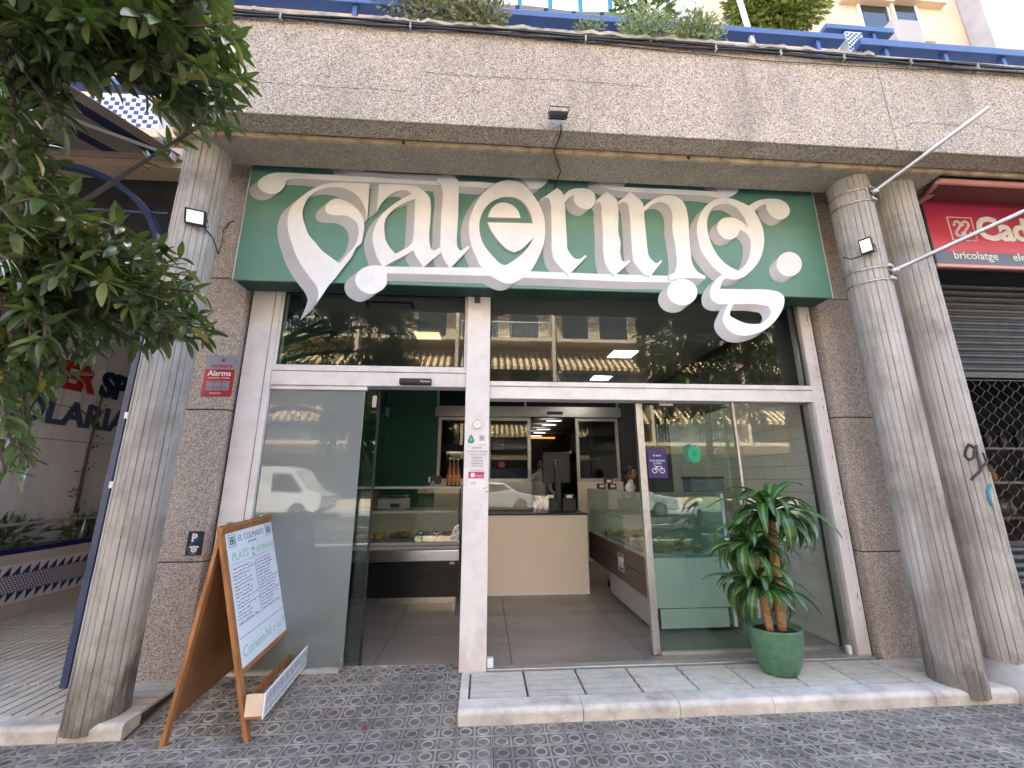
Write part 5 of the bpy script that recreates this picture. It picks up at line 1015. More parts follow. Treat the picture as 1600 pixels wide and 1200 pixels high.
PK = thing('dog_parking_sign', 'small black sign with white P and dog face low on the left pilaster', 'sign', (-2, yw, 1)); a, c = pY(294, 868, yw), pY(317, 830, yw); x0, x1 = (pY(292, 849, yw).x+.002), pY(317.5, 849, yw).x; box('plate', x0, x1, yw-.004, yw-.0005, a.z, c.z, 'slate_black', PK, .001); h = c.z-a.z; ww = x1-x0
box('blue_patch', x0+ww*.36, x0+ww*.72, yw-.0048, yw-.0042, c.z-h*.44, c.z-h*.26, 'blue_print', PK); text('print', 'P', h*.44, (x0+ww*.42, yw-.0052, c.z-h*.41), (1, 0, 0), (0, 0, 1), 'plain_white', PK, .0004, bold=.004)
cx, cz = x0+ww*.5, a.z+h*.29; b = smooth_loop([(cx+x*ww*.26, cz+z*ww*.26) for x, z in ((-.5, .6), (.5, .6), (1.1, .5), (1.05, .15), (.7, .1), (.75, -.5), (.35, -.9), (-.35, -.9), (-.75, -.5), (-.7, .1), (-1.1, .1), (-1.05, .5))]); MB().poly([b], lambda x, z, d: (x, yw-.0050+d, z), .0008).build('dog_face', 'plain_white', PK)
b = MB(); 
for dx, dz, r_ in ((-.08, .05, .028), (.09, .05, .028), (0, -.10, .045)): b.tube([(cx+dx*ww, yw-.0056, cz+dz*ww), (cx+dx*ww, yw-.0052, cz+dz*ww)], r_*ww, 8)
tag(b.build('dog_features', 'slate_black', PK), kind='stuff'); l = [(cx+ww*.36*math.cos(a_), yw-.0046, cz+ww*.36*math.sin(a_)) for a_ in (math.pi*.6+math.pi*1.0*i/12 for i in range(13))]; MB().tube(l, ww*.02, 5).build('ring_mark', 'grey_print', PK); box('print_bar', x0+ww*.22, x0+ww*.74, yw-.0046, yw-.0042, a.z+h*.065, a.z+h*.085, 'grey_print', PK)
# ================================================================ NEIGHBOUR SHOP, RIGHT
NS = thing('neighbour_shop', 'closed neighbouring shop with red fascia, roller shutter and mesh grille', 'shop', (6, 3.5, 0)); ys_ = 3.15
zt, zm, zb = 4.045, 3.493, 3.357; xl = 4.19
fas = box('fascia', xl, 12.8, ys_, ys_+.1, zm, zt, 'cherry_red', NS, .004); box('fascia_band', xl, 12.8, ys_-.001, ys_+.1, zb, zm-.001, 'slate_blue', NS); box('fascia_trim', xl-.02, 12.8, ys_-.012, ys_+.02, zb-.03, zb-.001, 'canopy_salmon', NS); box('fascia_trim', xl-.02, xl-.001, ys_-.008, ys_+.1, zb, zt, 'slate_black', NS)
a = pY(1480, 343, ys_); c = pY(1526, 375, ys_); lx0, lx1 = pY(1484, 358, ys_).x, pY(1521, 358, ys_).x; s = pY(1490, 339, ys_).z-pY(1490, 376, ys_).z; lz = (pY(1500, 339, ys_).z+pY(1500, 377, ys_).z)/2; s = (lx1-lx0)
b = MB(); P = lambda x, z: Vector(((lx0+lx1)/2+x*s, ys_-.003, lz+z*s))
for p_, q_ in (((-.5, -.5), (.5, -.5)), ((.5, -.5), (.5, .5)), ((.5, .5), (-.5, .5)), ((-.5, .5), (-.5, -.5))): b.tube([P(*p_), P(*q_)], s*.017, 5)
b.build('emblem_frame', 'plain_white', NS)
for sx in (-1, 1):      # the two hooked, linked loops of the emblem
    b = MB()
    b.tube([P(sx*.17-.13, .12)]+[P(sx*.17+.13*math.cos(t_), .19+.13*math.sin(t_)) for t_ in (math.pi-math.pi*1.25*k/10 for k in range(11))]+[P(sx*.17-.02, -.03)], s*.045, 6); b.tube([P(sx*.17+.13, -.14)]+[P(sx*.17+.13*math.cos(t_), -.2+.13*math.sin(t_)) for t_ in (-math.pi*1.25*k/10 for k in range(11))]+[P(sx*.17+.02, .0)], s*.045, 6); b.build('emblem_loop', 'plain_white', NS, True)
text('fascia_lettering', 'Cadena88', .345, (pY(1529, 372, ys_).x, ys_-.003, pY(1535, 374, ys_).z), (1, 0, 0), (0, 0, 1), 'plain_white', NS, .002, 'LEFT', .012, sp=.95)
text('fascia_lettering', 'bricolatge', .115, (pY(1490, 403, ys_).x, ys_-.004, pY(1515, 405, ys_).z), (1, 0, 0), (0, 0, 1), 'plain_white', NS, .001, 'LEFT', .001); text('fascia_lettering', 'electricitat', .115, (pY(1583, 407, ys_).x, ys_-.004, pY(1515, 405, ys_).z), (1, 0, 0), (0, 0, 1), 'plain_white', NS, .001, 'LEFT', .001)
kx = pY(1443, 300, ys_).x
kx = pY(1466, 285, 2.80).x; kb_ = pY(1443, 308, 3.12).x
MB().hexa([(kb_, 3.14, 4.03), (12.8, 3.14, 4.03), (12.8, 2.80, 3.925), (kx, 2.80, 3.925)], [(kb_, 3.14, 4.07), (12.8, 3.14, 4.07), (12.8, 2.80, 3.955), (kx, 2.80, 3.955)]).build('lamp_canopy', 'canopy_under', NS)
MB().tube([(kx, 2.795, 3.945), (12.8, 2.795, 3.945)], .026, 14).build('canopy_edge', 'canopy_salmon', NS, True); MB().tube([(kb_, 3.12, 4.05), (kx, 2.795, 3.945)], .024, 12).build('canopy_edge', 'canopy_salmon', NS, True)
box('canopy_bracket', kx+.17, kx+.23, 2.98, 3.14, 3.99, 4.01, 'canopy_salmon', NS)
yq = 3.5
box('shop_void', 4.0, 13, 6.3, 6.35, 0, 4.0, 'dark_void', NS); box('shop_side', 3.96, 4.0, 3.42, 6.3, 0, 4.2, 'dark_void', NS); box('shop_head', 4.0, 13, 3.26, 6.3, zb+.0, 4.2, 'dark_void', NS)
box('shop_side', 12.9, 13, 3.42, 6.3, 0, 4.2, 'dark_void', NS); zg1, zg0 = 2.36, .86; slat = None; z = zg1+.02; k = 0
sl_ = MB(); n_ = 6
for i in range(n_+1):
    a_ = math.pi*i/n_; sl_.v += [(4.0, -.014*math.sin(a_), .058*i/n_), (12.8, -.014*math.sin(a_), .058*i/n_)]
for i in range(n_): sl_.f.append([2*i, 2*i+1, 2*i+3, 2*i+2]); sl_.mi.append(0)
sl_.add([(4.0, -.003, .0585), (12.8, -.003, .0585), (12.8, -.003, .066), (4.0, -.003, .066)], [(0, 1, 2, 3)])
for k in range(20):
    zz = zg1+.06+.068*k
    if zz > zb+.05: break
    if slat is None: slat = sl_.build('shutter_slat', 'shutter', NS, True, local=True); slat.location = Vector((0, yq, zz))-NS.location
    else: inst(slat, Vector((0, yq, zz))-NS.location, NS)
for k in range(12):
    zz = zg0-.09-.068*k
    if zz < .19: break
    inst(slat, Vector((0, yq, zz))-NS.location, NS)
box('mesh_rail', 4.0, 12.8, yq-.02, yq+.01, zg1, zg1+.055, 'shutter', NS); box('mesh_rail', 4.0, 12.8, yq-.02, yq+.01, zg0-.02, zg0+.02, 'shutter', NS)
b = MB(); px_, pz_ = .155, .108; rows = int((zg1-zg0)/pz_*2)
for r_ in range(rows+1):
    z = zg0+.02+pz_*.5*r_; pts = []
    for k in range(14):
        x = 4.02+px_*k; 
        up = (r_ % 2 == 0)
        a_, b_ = (z+pz_*.5, z) if up else (z, z+pz_*.5)
        pts += [(x, yq, a_), (x+px_*.18, yq, a_), (x+px_*.5, yq, b_), (x+px_*.68, yq, b_)]
    pts = [q for q in pts if q[2] < zg1+.01]
    b.tube(pts, .0042, 4)
    pts2 = [(x, y, 2*(z+pz_*.25)-zz) for x, y, zz in pts]
b.build('mesh_wire', 'mesh_metal', NS); tag(NS.children[-1], kind='stuff')
t = thing('shop_goods', 'dim shelves of goods behind the mesh grille', 'shelves', (6.2, 5.2, .2)); MB().box(5.2, 8.2, 5.1, 5.4, .9, .93).box(5.2, 8.2, 5.1, 5.4, 1.35, 1.38).box(5.2, 8.2, 5.1, 5.4, 1.8, 1.83).box(5.18, 5.2, 5.1, 5.4, 0, 2.1).build('shelf_unit', 'case_brown', t)
for k in range(40): x = 5.3+R.uniform(0, 2.6); z = (.931, 1.381, 1.831)[k % 3]; MB().lathe([(.001, 0), (.05, 0), (.05, R.uniform(.1, .2)), (.02, .22), (.001, .22)], 10, (x, 5.15+R.uniform(0, .12), z)).build('jar', R.choice(('case_brown', 'kitchen_grey', 'slate_black', 'case_brown', 'kitchen_grey', 'food_brown')), t, True)
# ================================================================ TERRACE ABOVE
def leafblob(b, c, r, n, ls, rr, squash=1.0, hang=0):
    for _ in range(n):
        d = Vector((rr.gauss(0, 1), rr.gauss(0, 1), rr.gauss(0, 1))).normalized()*(rr.random()**.45); p = Vector(c)+Vector((d.x*r[0], d.y*r[1], d.z*r[2]-hang*rr.random()**2))
        t = (d+Vector((rr.uniform(-.6, .6), rr.uniform(-.6, .6), rr.uniform(-.3, .8)))).normalized(); s = t.orthogonal().normalized(); s = (s*math.cos(_*1.7)+t.cross(s)*math.sin(_*1.7)); L_ = ls*rr.uniform(.6, 1.4); w = L_*.16
        b.add([p, p+t*L_*.5+s*w, p+t*L_, p+t*L_*.5-s*w], [(0, 1, 2, 3)])
rr = random.Random(21)
def railing(label, ua, va, ub, vb, Y, hgt, posts, x_a=None):
    A, C = pY(ua, va, Y), pY(ub, vb, Y); t = thing('terrace_rail', label, 'railing', ((A.x+C.x)/2, Y, ZP)); zt_ = (A.z+C.z)/2; xa_ = A.x if x_a is None else x_a
    box('handrail', xa_, C.x, Y, Y+.09, zt_, zt_+hgt, 'rail_blue', t, .004)
    for k in range(posts): x = xa_+.25+(C.x-xa_-.5)*k/max(1, posts-1); box('rail_post', x-.018, x+.018, Y+.02, Y+.056, ZP+.005, zt_-.001, 'rail_blue', t)
railing('long blue handrail above the pebbledash wall over the sign', 620, 8, 1322, 62, 2.60, .062, 6, BX0+.02)
railing('blue handrail over the red shop sign at the right', 1346, 69, 1700, 95, 2.56, .075, 4)
railing('farther short blue handrail beside the grey pier', 1292, 44, 1398, 50, 3.45, .07, 3)
t = thing('tiled_pillar', 'patterned blue and white pillar between the two blue handrails', 'pillar', (2.7, 2.6, ZP)); a, c = pY(1322, 70, 2.64), pY(1342, 50, 2.64); box('pillar_body', a.x, c.x, 2.62, 2.70, ZP+.035, pY(1335, 50, 2.62).z, 'tile_white', t)
zq = pY(1335, 50, 2.62).z; b = MB(); s_ = .022
for i in range(int((c.x-a.x)/s_)):
    for j in range(int((zq-ZP-.04)/s_)):
        if (i+j) % 2: b.box(a.x+s_*i+.002, a.x+s_*(i+1)-.002, 2.6175, 2.6198, ZP+.037+s_*j+.002, ZP+.037+s_*(j+1)-.002)
tag(b.build('tile_pattern', 'tile_blue', t), kind='stuff')
# cables along the top of the parapet
t = thing('cable_bundle', 'bundle of black cables clipped along the top edge of the terrace wall', 'cable')
t.location = (0, 2.5, ZP)
for k in range(4):
    pts = []
    for i in range(60):
        x = BX0+.02+(8.0-BX0)*i/59; f = max(0, (x-2.2)/3.0); pts.append((x, 2.513-.010*(k % 2), ZP-.020-.019*k+.009*math.sin(i*.9+k*1.3)-(.045*f*f if k > 1 else .01*f)))
    MB().tube(pts, .0085, 7).build('cable', 'cable_black', t, True)
for u in (433, 640, 915, 1116, 1215, 1311, 1412, 1512):
    p = pY(u, 60, 2.5); x = p.x; box('cable_clip', x-.005, x+.005, 2.488, 2.529, ZP-.10, ZP-.045, 'concrete', t)
t = thing('thin_wire', 'single thin black wire crossing the pebbledash wall', 'cable', (1.5, 2.52, 4.8)); q = [pY(u, v, 2.52) for u, v in ((770, 50), (860, 61), (1000, 75), (1200, 95), (1400, 107), (1620, 114))]; MB().tube(q, .0032, 6).build('wire', 'cable_black', t, True)
# terrace awning, bushes and plants
t = thing('terrace_awning', 'white and teal striped awning edge above the long blue handrail', 'awning', (.8, 3.6, 5.6)); x0, x1 = pY(640, 5, 3.4).x, pY(1086, 10, 3.4).x; zl = pY(950, 20, 3.4).z; n = 66; w_ = (x1-x0)/n
for k in range(n):
    xa, xb = x0+w_*k, x0+w_*(k+1); drop = .015*math.sin(k*.3); m = 'awning_teal' if k % 7 == 3 else 'awning_white'; wa = xa if m == 'awning_white' else xa
    MB().add([(xa, 3.4, zl+drop), (xb, 3.4, zl+.015*math.sin((k+1)*.3)), (xb, 3.4, zl+.28), (xa, 3.4, zl+.28), (xa, 5.9, zl+1.3), (xb, 5.9, zl+1.3)], [(0, 1, 2, 3), (3, 2, 5, 4)]).build('awning_stripe', m, t)
MB().tube([(x0-.02, 3.41, zl+.28), (x1+.02, 3.41, zl+.28)], .025, 10).build('awning_bar', 'plain_white', t, True); 
t = thing('white_post', 'leaning white metal post rising from the terrace edge', 'post'); a = pY(1173, 60, 2.66); c = pY(1148, -25, 2.66); t.location = (a.x, 2.66, a.z); MB().tube([(a.x, 2.63, ZP+.03), (c.x, 2.66, c.z)], .022, 4).build('post_bar', 'plain_white', t)
for k in (.25, .7): q = Vector((a.x, 2.63, ZP+.03)).lerp(Vector((c.x, 2.66, c.z)), k); MB().tube([q+Vector((0, -.026, 0)), q+Vector((0, -.02, 0))], .007, 8).build('bolt', 'galvanised', t)
def bush(name, label, centres, m, n, ls, stem=True, hang=0, cat='shrub'):
    t = thing(name, label, cat, (centres[0][0][0], centres[0][0][1], 4.6)); b = MB()
    for c, r in centres: leafblob(b, c, r, n, ls, rr, hang=hang)
    tag(b.build('foliage', m, t), kind='stuff'); b = MB()
    for c, r in centres:
        for k in range(5): b.tube([(c[0]+rr.uniform(-.05, .05), c[1]+.08, max(4.45, c[2]-r[2]*1.1)), (c[0]+rr.uniform(-r[0], r[0])*.6, c[1]+rr.uniform(-.05, .05), c[2]+r[2]*.5)], .006, 4)
    tag(b.build('stems', 'bark', t), kind='stuff'); return t
c1 = pY(1215, 5, 2.95); bush('conifer_bush', 'yellow green feathery bush behind the blue handrail', [((c1.x, 2.95, c1.z), (.36, .25, .30)), ((c1.x+.2, 2.95, c1.z+.02), (.30, .22, .28)), ((c1.x-.25, 3.0, c1.z+.1), (.22, .2, .3))], 'conifer_green', 2200, .075)
c1 = pY(690, 8, 2.62); c2_ = pY(750, 22, 2.60); c3_ = pY(640, 2, 2.66); bush('trailing_shrub', 'grey green trailing shrub spilling over the wall left of the floodlight', [((c1.x, 2.60, c1.z), (.30, .12, .18)), ((c2_.x, 2.56, c2_.z-.02), (.24, .12, .15)), ((c3_.x, 2.62, c3_.z), (.28, .12, .16))], 'dry_shrub', 1500, .045, hang=.13)
c1 = pY(1010, 42, 2.56); c2_ = pY(1085, 48, 2.58); bush('succulent_clump', 'pale green succulent clump hanging over the wall right of the floodlight', [((c1.x, 2.55, c1.z), (.25, .12, .18)), ((c2_.x, 2.55, c2_.z), (.24, .11, .12))], 'succulent_green', 1700, .036, hang=.15)
c1 = pY(922, 42, 2.60); bush('small_succulent', 'small low succulent tuft on the wall top above the floodlight', [((c1.x, 2.60, c1.z-.01), (.14, .06, .04))], 'succulent_green', 320, .03)
c1 = pY(1000, 12, 2.9); bush('oleander', 'slender leafed shrub in front of the striped terrace awning', [((c1.x, 2.9, c1.z), (.30, .12, .22))], 'shrub_green', 170, .13)
# ================================================================ PASSAGE: BLUE ARCH AND STRIPED AWNING
t = thing('blue_arch', 'dark blue metal arch post beside the left column', 'arch', (-2.73, 3.285, ZS)); AX0 = -2.73; YA = 3.285
pts = [(AX0, ZS), (AX0, 1.0), (AX0, 2.2), (AX0, 3.1)]+[(AX0-1.15*(1-math.cos(a_)), 3.1+1.0*math.sin(a_)) for a_ in (math.pi/2*k/14 for k in range(1, 15))]+[(-5.5, 4.1)]
b = MB(); wv = .035
prev = None
for i, (x, z) in enumerate(pts):
    q = Vector((pts[min(i+1, len(pts)-1)][0]-pts[max(0, i-1)][0], 0, pts[min(i+1, len(pts)-1)][1]-pts[max(0, i-1)][1])).normalized(); nn = Vector((q.z, 0, -q.x)); C_ = Vector((x, YA, z)); cur = [C_-nn*.022+Vector((0, -wv, 0)), C_+nn*.022+Vector((0, -wv, 0)), C_+nn*.022+Vector((0, wv, 0)), C_-nn*.022+Vector((0, wv, 0))]
    if prev: b.add(prev+cur, [(0, 1, 5, 4), (1, 2, 6, 5), (2, 3, 7, 6), (3, 0, 4, 7)])
    else: b.add(cur, [(0, 1, 2, 3)])
    prev = cur
b.build('arch_bar', 'navy_metal', t); 
for z0_ in (3.0, 3.35, 3.65): MB().tube([(AX0-.02, YA, z0_), (-5.2, YA+.1, z0_+.12)], .014, 6).build('arch_rod', 'navy_metal', t)
for z0_ in (1.35, 1.86): box('arch_clip', AX0+.02, AX0+.05, YA-.05, YA-.02, z0_, z0_+.05, 'plain_white', t, .005)
t = thing('striped_awning', 'beige awning with navy stripes over the passage at the left', 'awning', (-4, 3.0, 3.6)); Yw = 3.66; zw = pY(200, 238, Yw).z; xr = pY(284, 244, Yw).x-.02; sl_ = .33; Lw = 2.0; n = 34; w_ = .145
for k in range(n):
    xa, xb = xr-w_*(k+1), xr-w_*k; m = 'awning_navy' if k % 3 == 1 else 'awning_beige'
    wa = w_
    MB().hexa([(xa, Yw, zw), (xb, Yw, zw), (xb, Yw-Lw, zw-sl_*Lw), (xa, Yw-Lw, zw-sl_*Lw)], [(xa, Yw, zw+.004), (xb, Yw, zw+.004), (xb, Yw-Lw, zw-sl_*Lw+.004), (xa, Yw-Lw, zw-sl_*Lw+.004)]).build('awning_stripe', m, t)
box('awning_case', xr-w_*n, xr+.02, Yw+.001, Yw+.038, zw-.05, zw+.08, 'awning_beige', t, .01)
MB().tube([(xr-.05, Yw-.05, zw-.05), (xr-.55, Yw-1.0, zw-sl_-.06), (xr-.12, Yw-Lw+.02, zw-sl_*Lw-.02)], .017, 8).build('folding_arm', 'plain_white', t, True); MB().tube([(xr-w_*n, Yw-Lw, zw-sl_*Lw), (xr, Yw-Lw, zw-sl_*Lw)], .022, 8).build('front_bar', 'plain_white', t, True); box('arm_bracket', xr-.07, xr-.02, Yw-.08, Yw, zw-.10, zw-.02, 'galvanised', t, .005)
# planter shrubs and the climbing stem
for k, (y, lab) in enumerate(((3.9, 'low dark shrub in the tiled planter nearest the street'), (4.7, 'low dark shrub in the tiled planter below the lettering'), (5.6, 'low dark shrub in the tiled planter beside the rail post'), (6.4, 'broad leafed plant at the far end of the tiled planter'))):
    t = thing('planter_shrub', lab, 'shrub', (-4.85, y, .70), group='planter shrubs'); b = MB(); leafblob(b, (-4.83, y, .86), (.12, .36, .16), 170, .10 if k < 3 else .17, rr); tag(b.build('foliage', 'leaf_dark', t), kind='stuff')
    b = MB()
    for q in range(5): b.tube([(-4.85, y+rr.uniform(-.1, .1), .70), (-4.83, y+rr.uniform(-.3, .3), .95)], .006, 4)
    tag(b.build('stems', 'bark', t), kind='stuff')
t = thing('climbing_stem', 'bare climbing stem growing up the white lettered wall', 'climber', (-4.97, 5.0, .7)); q = [pX(u, v, -4.985) for u, v in ((117, 800), (125, 765), (132, 730), (139, 700), (146, 672), (152, 650), (158, 625), (163, 612))]; MB().tube(q, [.016, .017, .016, .016, .014, .011, .008, .005], 7).build('stem', 'bark', t, True); q2 = [pX(u, v, -4.985) for u, v in ((146, 668), (140, 652), (128, 642), (105, 635), (78, 629))]; MB().tube(q2, [.009, .008, .007, .005, .003], 6).build('side_stem', 'bark', t, True)
b = MB()
for _ in range(70): i = rr.randrange(len(q)-1); leafblob(b, q[i].lerp(q[i+1], rr.random())+Vector((.02, rr.uniform(-.09, .09), rr.uniform(-.05, .05))), (.02, .03, .02), 1, .06, rr)
tag(b.build('foliage', 'leaf_dark', t), kind='stuff')
# ================================================================ STREET TREE (left, near the camera)
def leaf_mesh(name, m, bend):
    b = MB(); vs = []; n = 6
    for k in range(n+1):
        s = k/n; w = .165*math.sin(math.pi*(s*.93+.035))**.75*(1.12-.25*s); z = -bend*s*s
        vs += [(s, -w, z+.05*w/.165), (s, 0, z), (s, w, z+.05*w/.165)]
    b.v = vs
    for k in range(n):
        for j in range(2): b.f.append([k*3+j, k*3+j+1, k*3+j+4, k*3+j+3]); b.mi.append(0)
    return b.mesh(name, m, True)
LM = [leaf_mesh('leaf', 'leaf_dark', .10), leaf_mesh('leaf', 'leaf_dark', .28), leaf_mesh('leaf', 'leaf_mid', .18), leaf_mesh('leaf', 'leaf_yellow', .25)]
def tree(label, base, clusters, solo, ls=(.05, .09)):
    t = thing('street_tree', label, 'tree', base); rt_ = random.Random(5); B0 = Vector(base)
    fork = B0+Vector((.05, .03, 2.35))
    MB().tube([B0+Vector((0, 0, -.02)), B0+Vector((.02, .0, .8)), B0+Vector((-.02, .02, 1.6)), fork, fork+Vector((.02, .05, 1.2)), fork+Vector((.1, .0, 2.4))], [.105, .085, .08, .075, .05, .02], 12).build('trunk', 'bark', t, True)
    crown = MB(); leaves = []; limbs = []
    # main limbs: group the twig ends by direction
    ends = [Vector(c) for c in clusters]; K = 16; seeds = rt_.sample(ends, K); groups = [[] for _ in range(K)]
    for e in ends: groups[min(range(K), key=lambda i: (e-seeds[i]).length)].append(e)
    for g in groups:
        if not g: continue
        m = sum(g, Vector())/len(g); s0 = fork+Vector((0, 0, max(-.5, min(1.6, (m.z-fork.z)*.45)))); mid = s0.lerp(m, .5)+Vector((rt_.uniform(-.08, .08), rt_.uniform(-.08, .08), .10)); hub = s0.lerp(m, .86)
        limbs.append(([s0, s0.lerp(mid, .5)+Vector((0, 0, .05)), mid, hub], [.040, .032, .024, .015]))
        for e in g:
            k = hub.lerp(e, .5)+Vector((rt_.uniform(-.05, .05), rt_.uniform(-.05, .05), rt_.uniform(-.02, .06))); limbs.append(([hub, k, e], [.009, .006, .004]))
            ax = (e-k).normalized(); 
            for q in range(rt_.randint(10, 15)):
                f = q/10; p = k.lerp(e, .25+.75*min(1, f)); az = q*2.4+rt_.uniform(-.4, .4); o_ = ax.orthogonal().normalized(); o_ = o_*math.cos(az)+ax.cross(o_)*math.sin(az)
                d = (ax*rt_.uniform(.25, .9)+o_*rt_.uniform(.6, 1)+Vector((0, 0, rt_.uniform(-.45, .25)))).normalized(); L_ = rt_.uniform(*ls)
                up = Vector((rt_.uniform(-.5, .5), rt_.uniform(-.5, .5), 1)); y = up.cross(d).normalized(); z = d.cross(y); kind = 3 if rt_.random() < .012 else (2 if rt_.random() < .45 else (0 if rt_.random() < .5 else 1))
                leaves.append((p, Matrix(((d.x*L_, y.x*L_, z.x*L_, p.x), (d.y*L_, y.y*L_, z.y*L_, p.y), (d.z*L_, y.z*L_, z.z*L_, p.z), (0, 0, 0, 1))), kind))
    b = MB()
    for i, (pts, rs) in enumerate(limbs):
        if rs[0] > .03: MB().tube(pts, rs, 7).build('limb', 'bark', t, True)
        else: b.tube(pts, rs, 5)
    tag(b.build('twigs', 'bark', t), kind='stuff')
    def vis(p): 
        q = p-O3; z = q.dot(AZ)
        if z < .3: return 9e9
        u, v = 800+F_PX*q.dot(AX)/z, 600-F_PX*q.dot(AY)/z
        return q.length if -5 < u < 1600 and -5 < v < 1200 else 1e6
    leaves.sort(key=lambda l: vis(l[0]))
    for p, M, k in leaves[:solo]:
        o = bpy.data.objects.new('leaf', LM[k]); COL.objects.link(o); o.parent = t; o.matrix_parent_inverse = Matrix.Translation(-t.location); o.matrix_basis = M
    for kk, nm in ((0, 'crown'), (2, 'crown'), (3, 'crown')):
        b = MB()
        for p, M, k in leaves[solo:]:
            if (k if k != 1 else 0) != kk: continue
            src = LM[k]; n = len(b.v); b.v += [tuple(M @ v.co) for v in src.vertices]; b.f += [[n+i for i in f.vertices] for f in src.polygons]; b.mi += [0]*len(src.polygons)
        if b.v: tag(b.build(nm, ('leaf_dark', 0, 'leaf_mid', 'leaf_yellow')[kk], t, True), kind='stuff')
    return t
blobs = [(50, 40, 100, 20), (165, 35, 85, 18), (270, 35, 85, 20), (335, 70, 50, 10), (350, 120, 38, 7), (335, 180, 28, 5), (262, 120, 62, 10), (35, 160, 75, 12), (130, 100, 45, 4), (30, 290, 72, 13), (105, 330, 45, 5), (190, 375, 35, 3), (65, 410, 85, 16), (165, 430, 75, 15), (250, 430, 48, 8), (275, 480, 46, 9), (300, 520, 28, 4), (225, 500, 55, 9), (120, 510, 70, 10), (20, 505, 60, 9), (10, 590, 42, 6), (60, 570, 50, 5), (18, 660, 30, 3), (25, 725, 28, 3)]
cl = []
rt2 = random.Random(9)
for u, v, r, n in blobs:
    for _ in range(int(n*2.1)):
        a_ = rt2.uniform(0, 6.283); q = r*math.sqrt(rt2.random()); cl.append(pD(u+q*math.cos(a_), v+q*math.sin(a_), rt2.uniform(1.9, 2.75)))
for _ in range(230):      # the rest of the crown, outside the picture
    a_ = rt2.uniform(0, 6.283); r_ = 1.3*math.sqrt(rt2.random()); p = Vector((-2.75+r_*math.cos(a_)*.9, .9+r_*math.sin(a_), rt2.uniform(2.4, 5.6)))
    q = p-O3; z = q.dot(AZ); u = 800+F_PX*q.dot(AX)/z if z > .2 else -999; v = 600-F_PX*q.dot(AY)/z if z > .2 else 0
    if u < -40 or v < -60: cl.append(p)
for _ in range(330):      # crown over the walk, left of the camera (darkens the left transom's reflection)
    p = Vector((rt2.uniform(-2.9, -1.0), rt2.uniform(-.5, 1.1), rt2.uniform(2.5, 4.8))); q = p-O3; z = q.dot(AZ); u = 800+F_PX*q.dot(AX)/z if z > .2 else -999; v = 600-F_PX*q.dot(AY)/z if z > .2 else 0
    if u < -60 or v < -80: cl.append(p)
tree('street tree with glossy dark leaves overhanging the left of the shopfront', (-3.05, 1.15, 0), cl, 300)
cl2 = []
for _ in range(420):
    d = Vector((rt2.gauss(0, 1), rt2.gauss(0, 1), rt2.gauss(0, 1))).normalized()*rt2.random()**.4; cl2.append(Vector((5.5+d.x*2.2, -2.3+d.y*1.5, 4.3+d.z*1.9)))
tree('street tree seen only as a reflection in the right glass', (5.2, -2.3, 0), cl2, 0, (.14, .22))
# fallen leaves
for i, (u, v, lab) in enumerate(((687, 1113, 'curled orange brown fallen leaf beside the step'), (571, 1141, 'dark red scrap of leaf on the patterned paving'))):
    p = pZ(u, v, .012); o = bpy.data.objects.new('fallen_leaf', LM[1].copy()); o.data.materials.clear(); o.data.materials.append(MATS['dead_leaf' if i == 0 else 'red_print']); COL.objects.link(o); o.location = p; o.rotation_euler = (.3, -.25, 1.0+i); o.scale = (.065, .10, .07) if i == 0 else (.05, .05, .03); tag(o, lab, 'leaf')
# ================================================================ OPPOSITE SIDE OF THE STREET (behind the camera, lights and mirrors in the glass)
OB = thing('opposite_building', 'sunlit cream apartment block with striped balcony awnings reflected in the glass', 'building', (4, -18, 0)); box('wall', -34, 40, -30, -18, 0, 17, 'facade_cream', OB)
box('street_floor_band', -33.9, 39.9, -18.06, -17.995, .4, 3.0, 'dark_glass', OB)
for fl_ in range(4):
    z = 3.6+3.15*fl_
    for i in range(12):
        x = -31+5.9*i; wn_ = box('window', x+.6, x+2.3, -18.03, -17.99, z+.05, z+2.1, 'dark_glass', OB); wn2 = box('window', x+3.1, x+4.9, -18.03, -17.99, z+.05, z+2.1, 'dark_glass', OB)
        bl = box('balcony', x, x+5.6, -17.99, -16.7, z-.2, z, 'facade_cream', OB); m = MB()
        for k in range(29): m.box(x+.05+.19*k, x+.072+.19*k, -16.76, -16.738, z, z+1.0)
        m.box(x, x+5.6, -16.78, -16.72, z+1.0, z+1.05); tag(m.build('railing', 'plain_white' if (i+fl_) % 2 else 'kitchen_grey', bl), kind='stuff')
        box('divider', x+5.6, x+5.8, -17.99, -16.7, z-.2, z+2.95, 'facade_cream', OB)
        if (i*3+fl_*2) % 3 != 1:
            m = MB(); n_ = 14 * 2
            for k in range(n_): m.cur = k % 2; xa = x+.1+5.4*k/n_; xb = x+.1+5.4*(k+1)/n_; m.add([(xa, -17.9, z+2.5), (xb, -17.9, z+2.5), (xb, -16.4, z+1.25), (xa, -16.4, z+1.25), (xa, -16.4, z+1.05), (xb, -16.4, z+1.05)], [(0, 1, 2, 3), (3, 2, 5, 4)])
            tag(m.build('awning', ['awning_cream', 'awning_brown'], bl), kind='stuff')
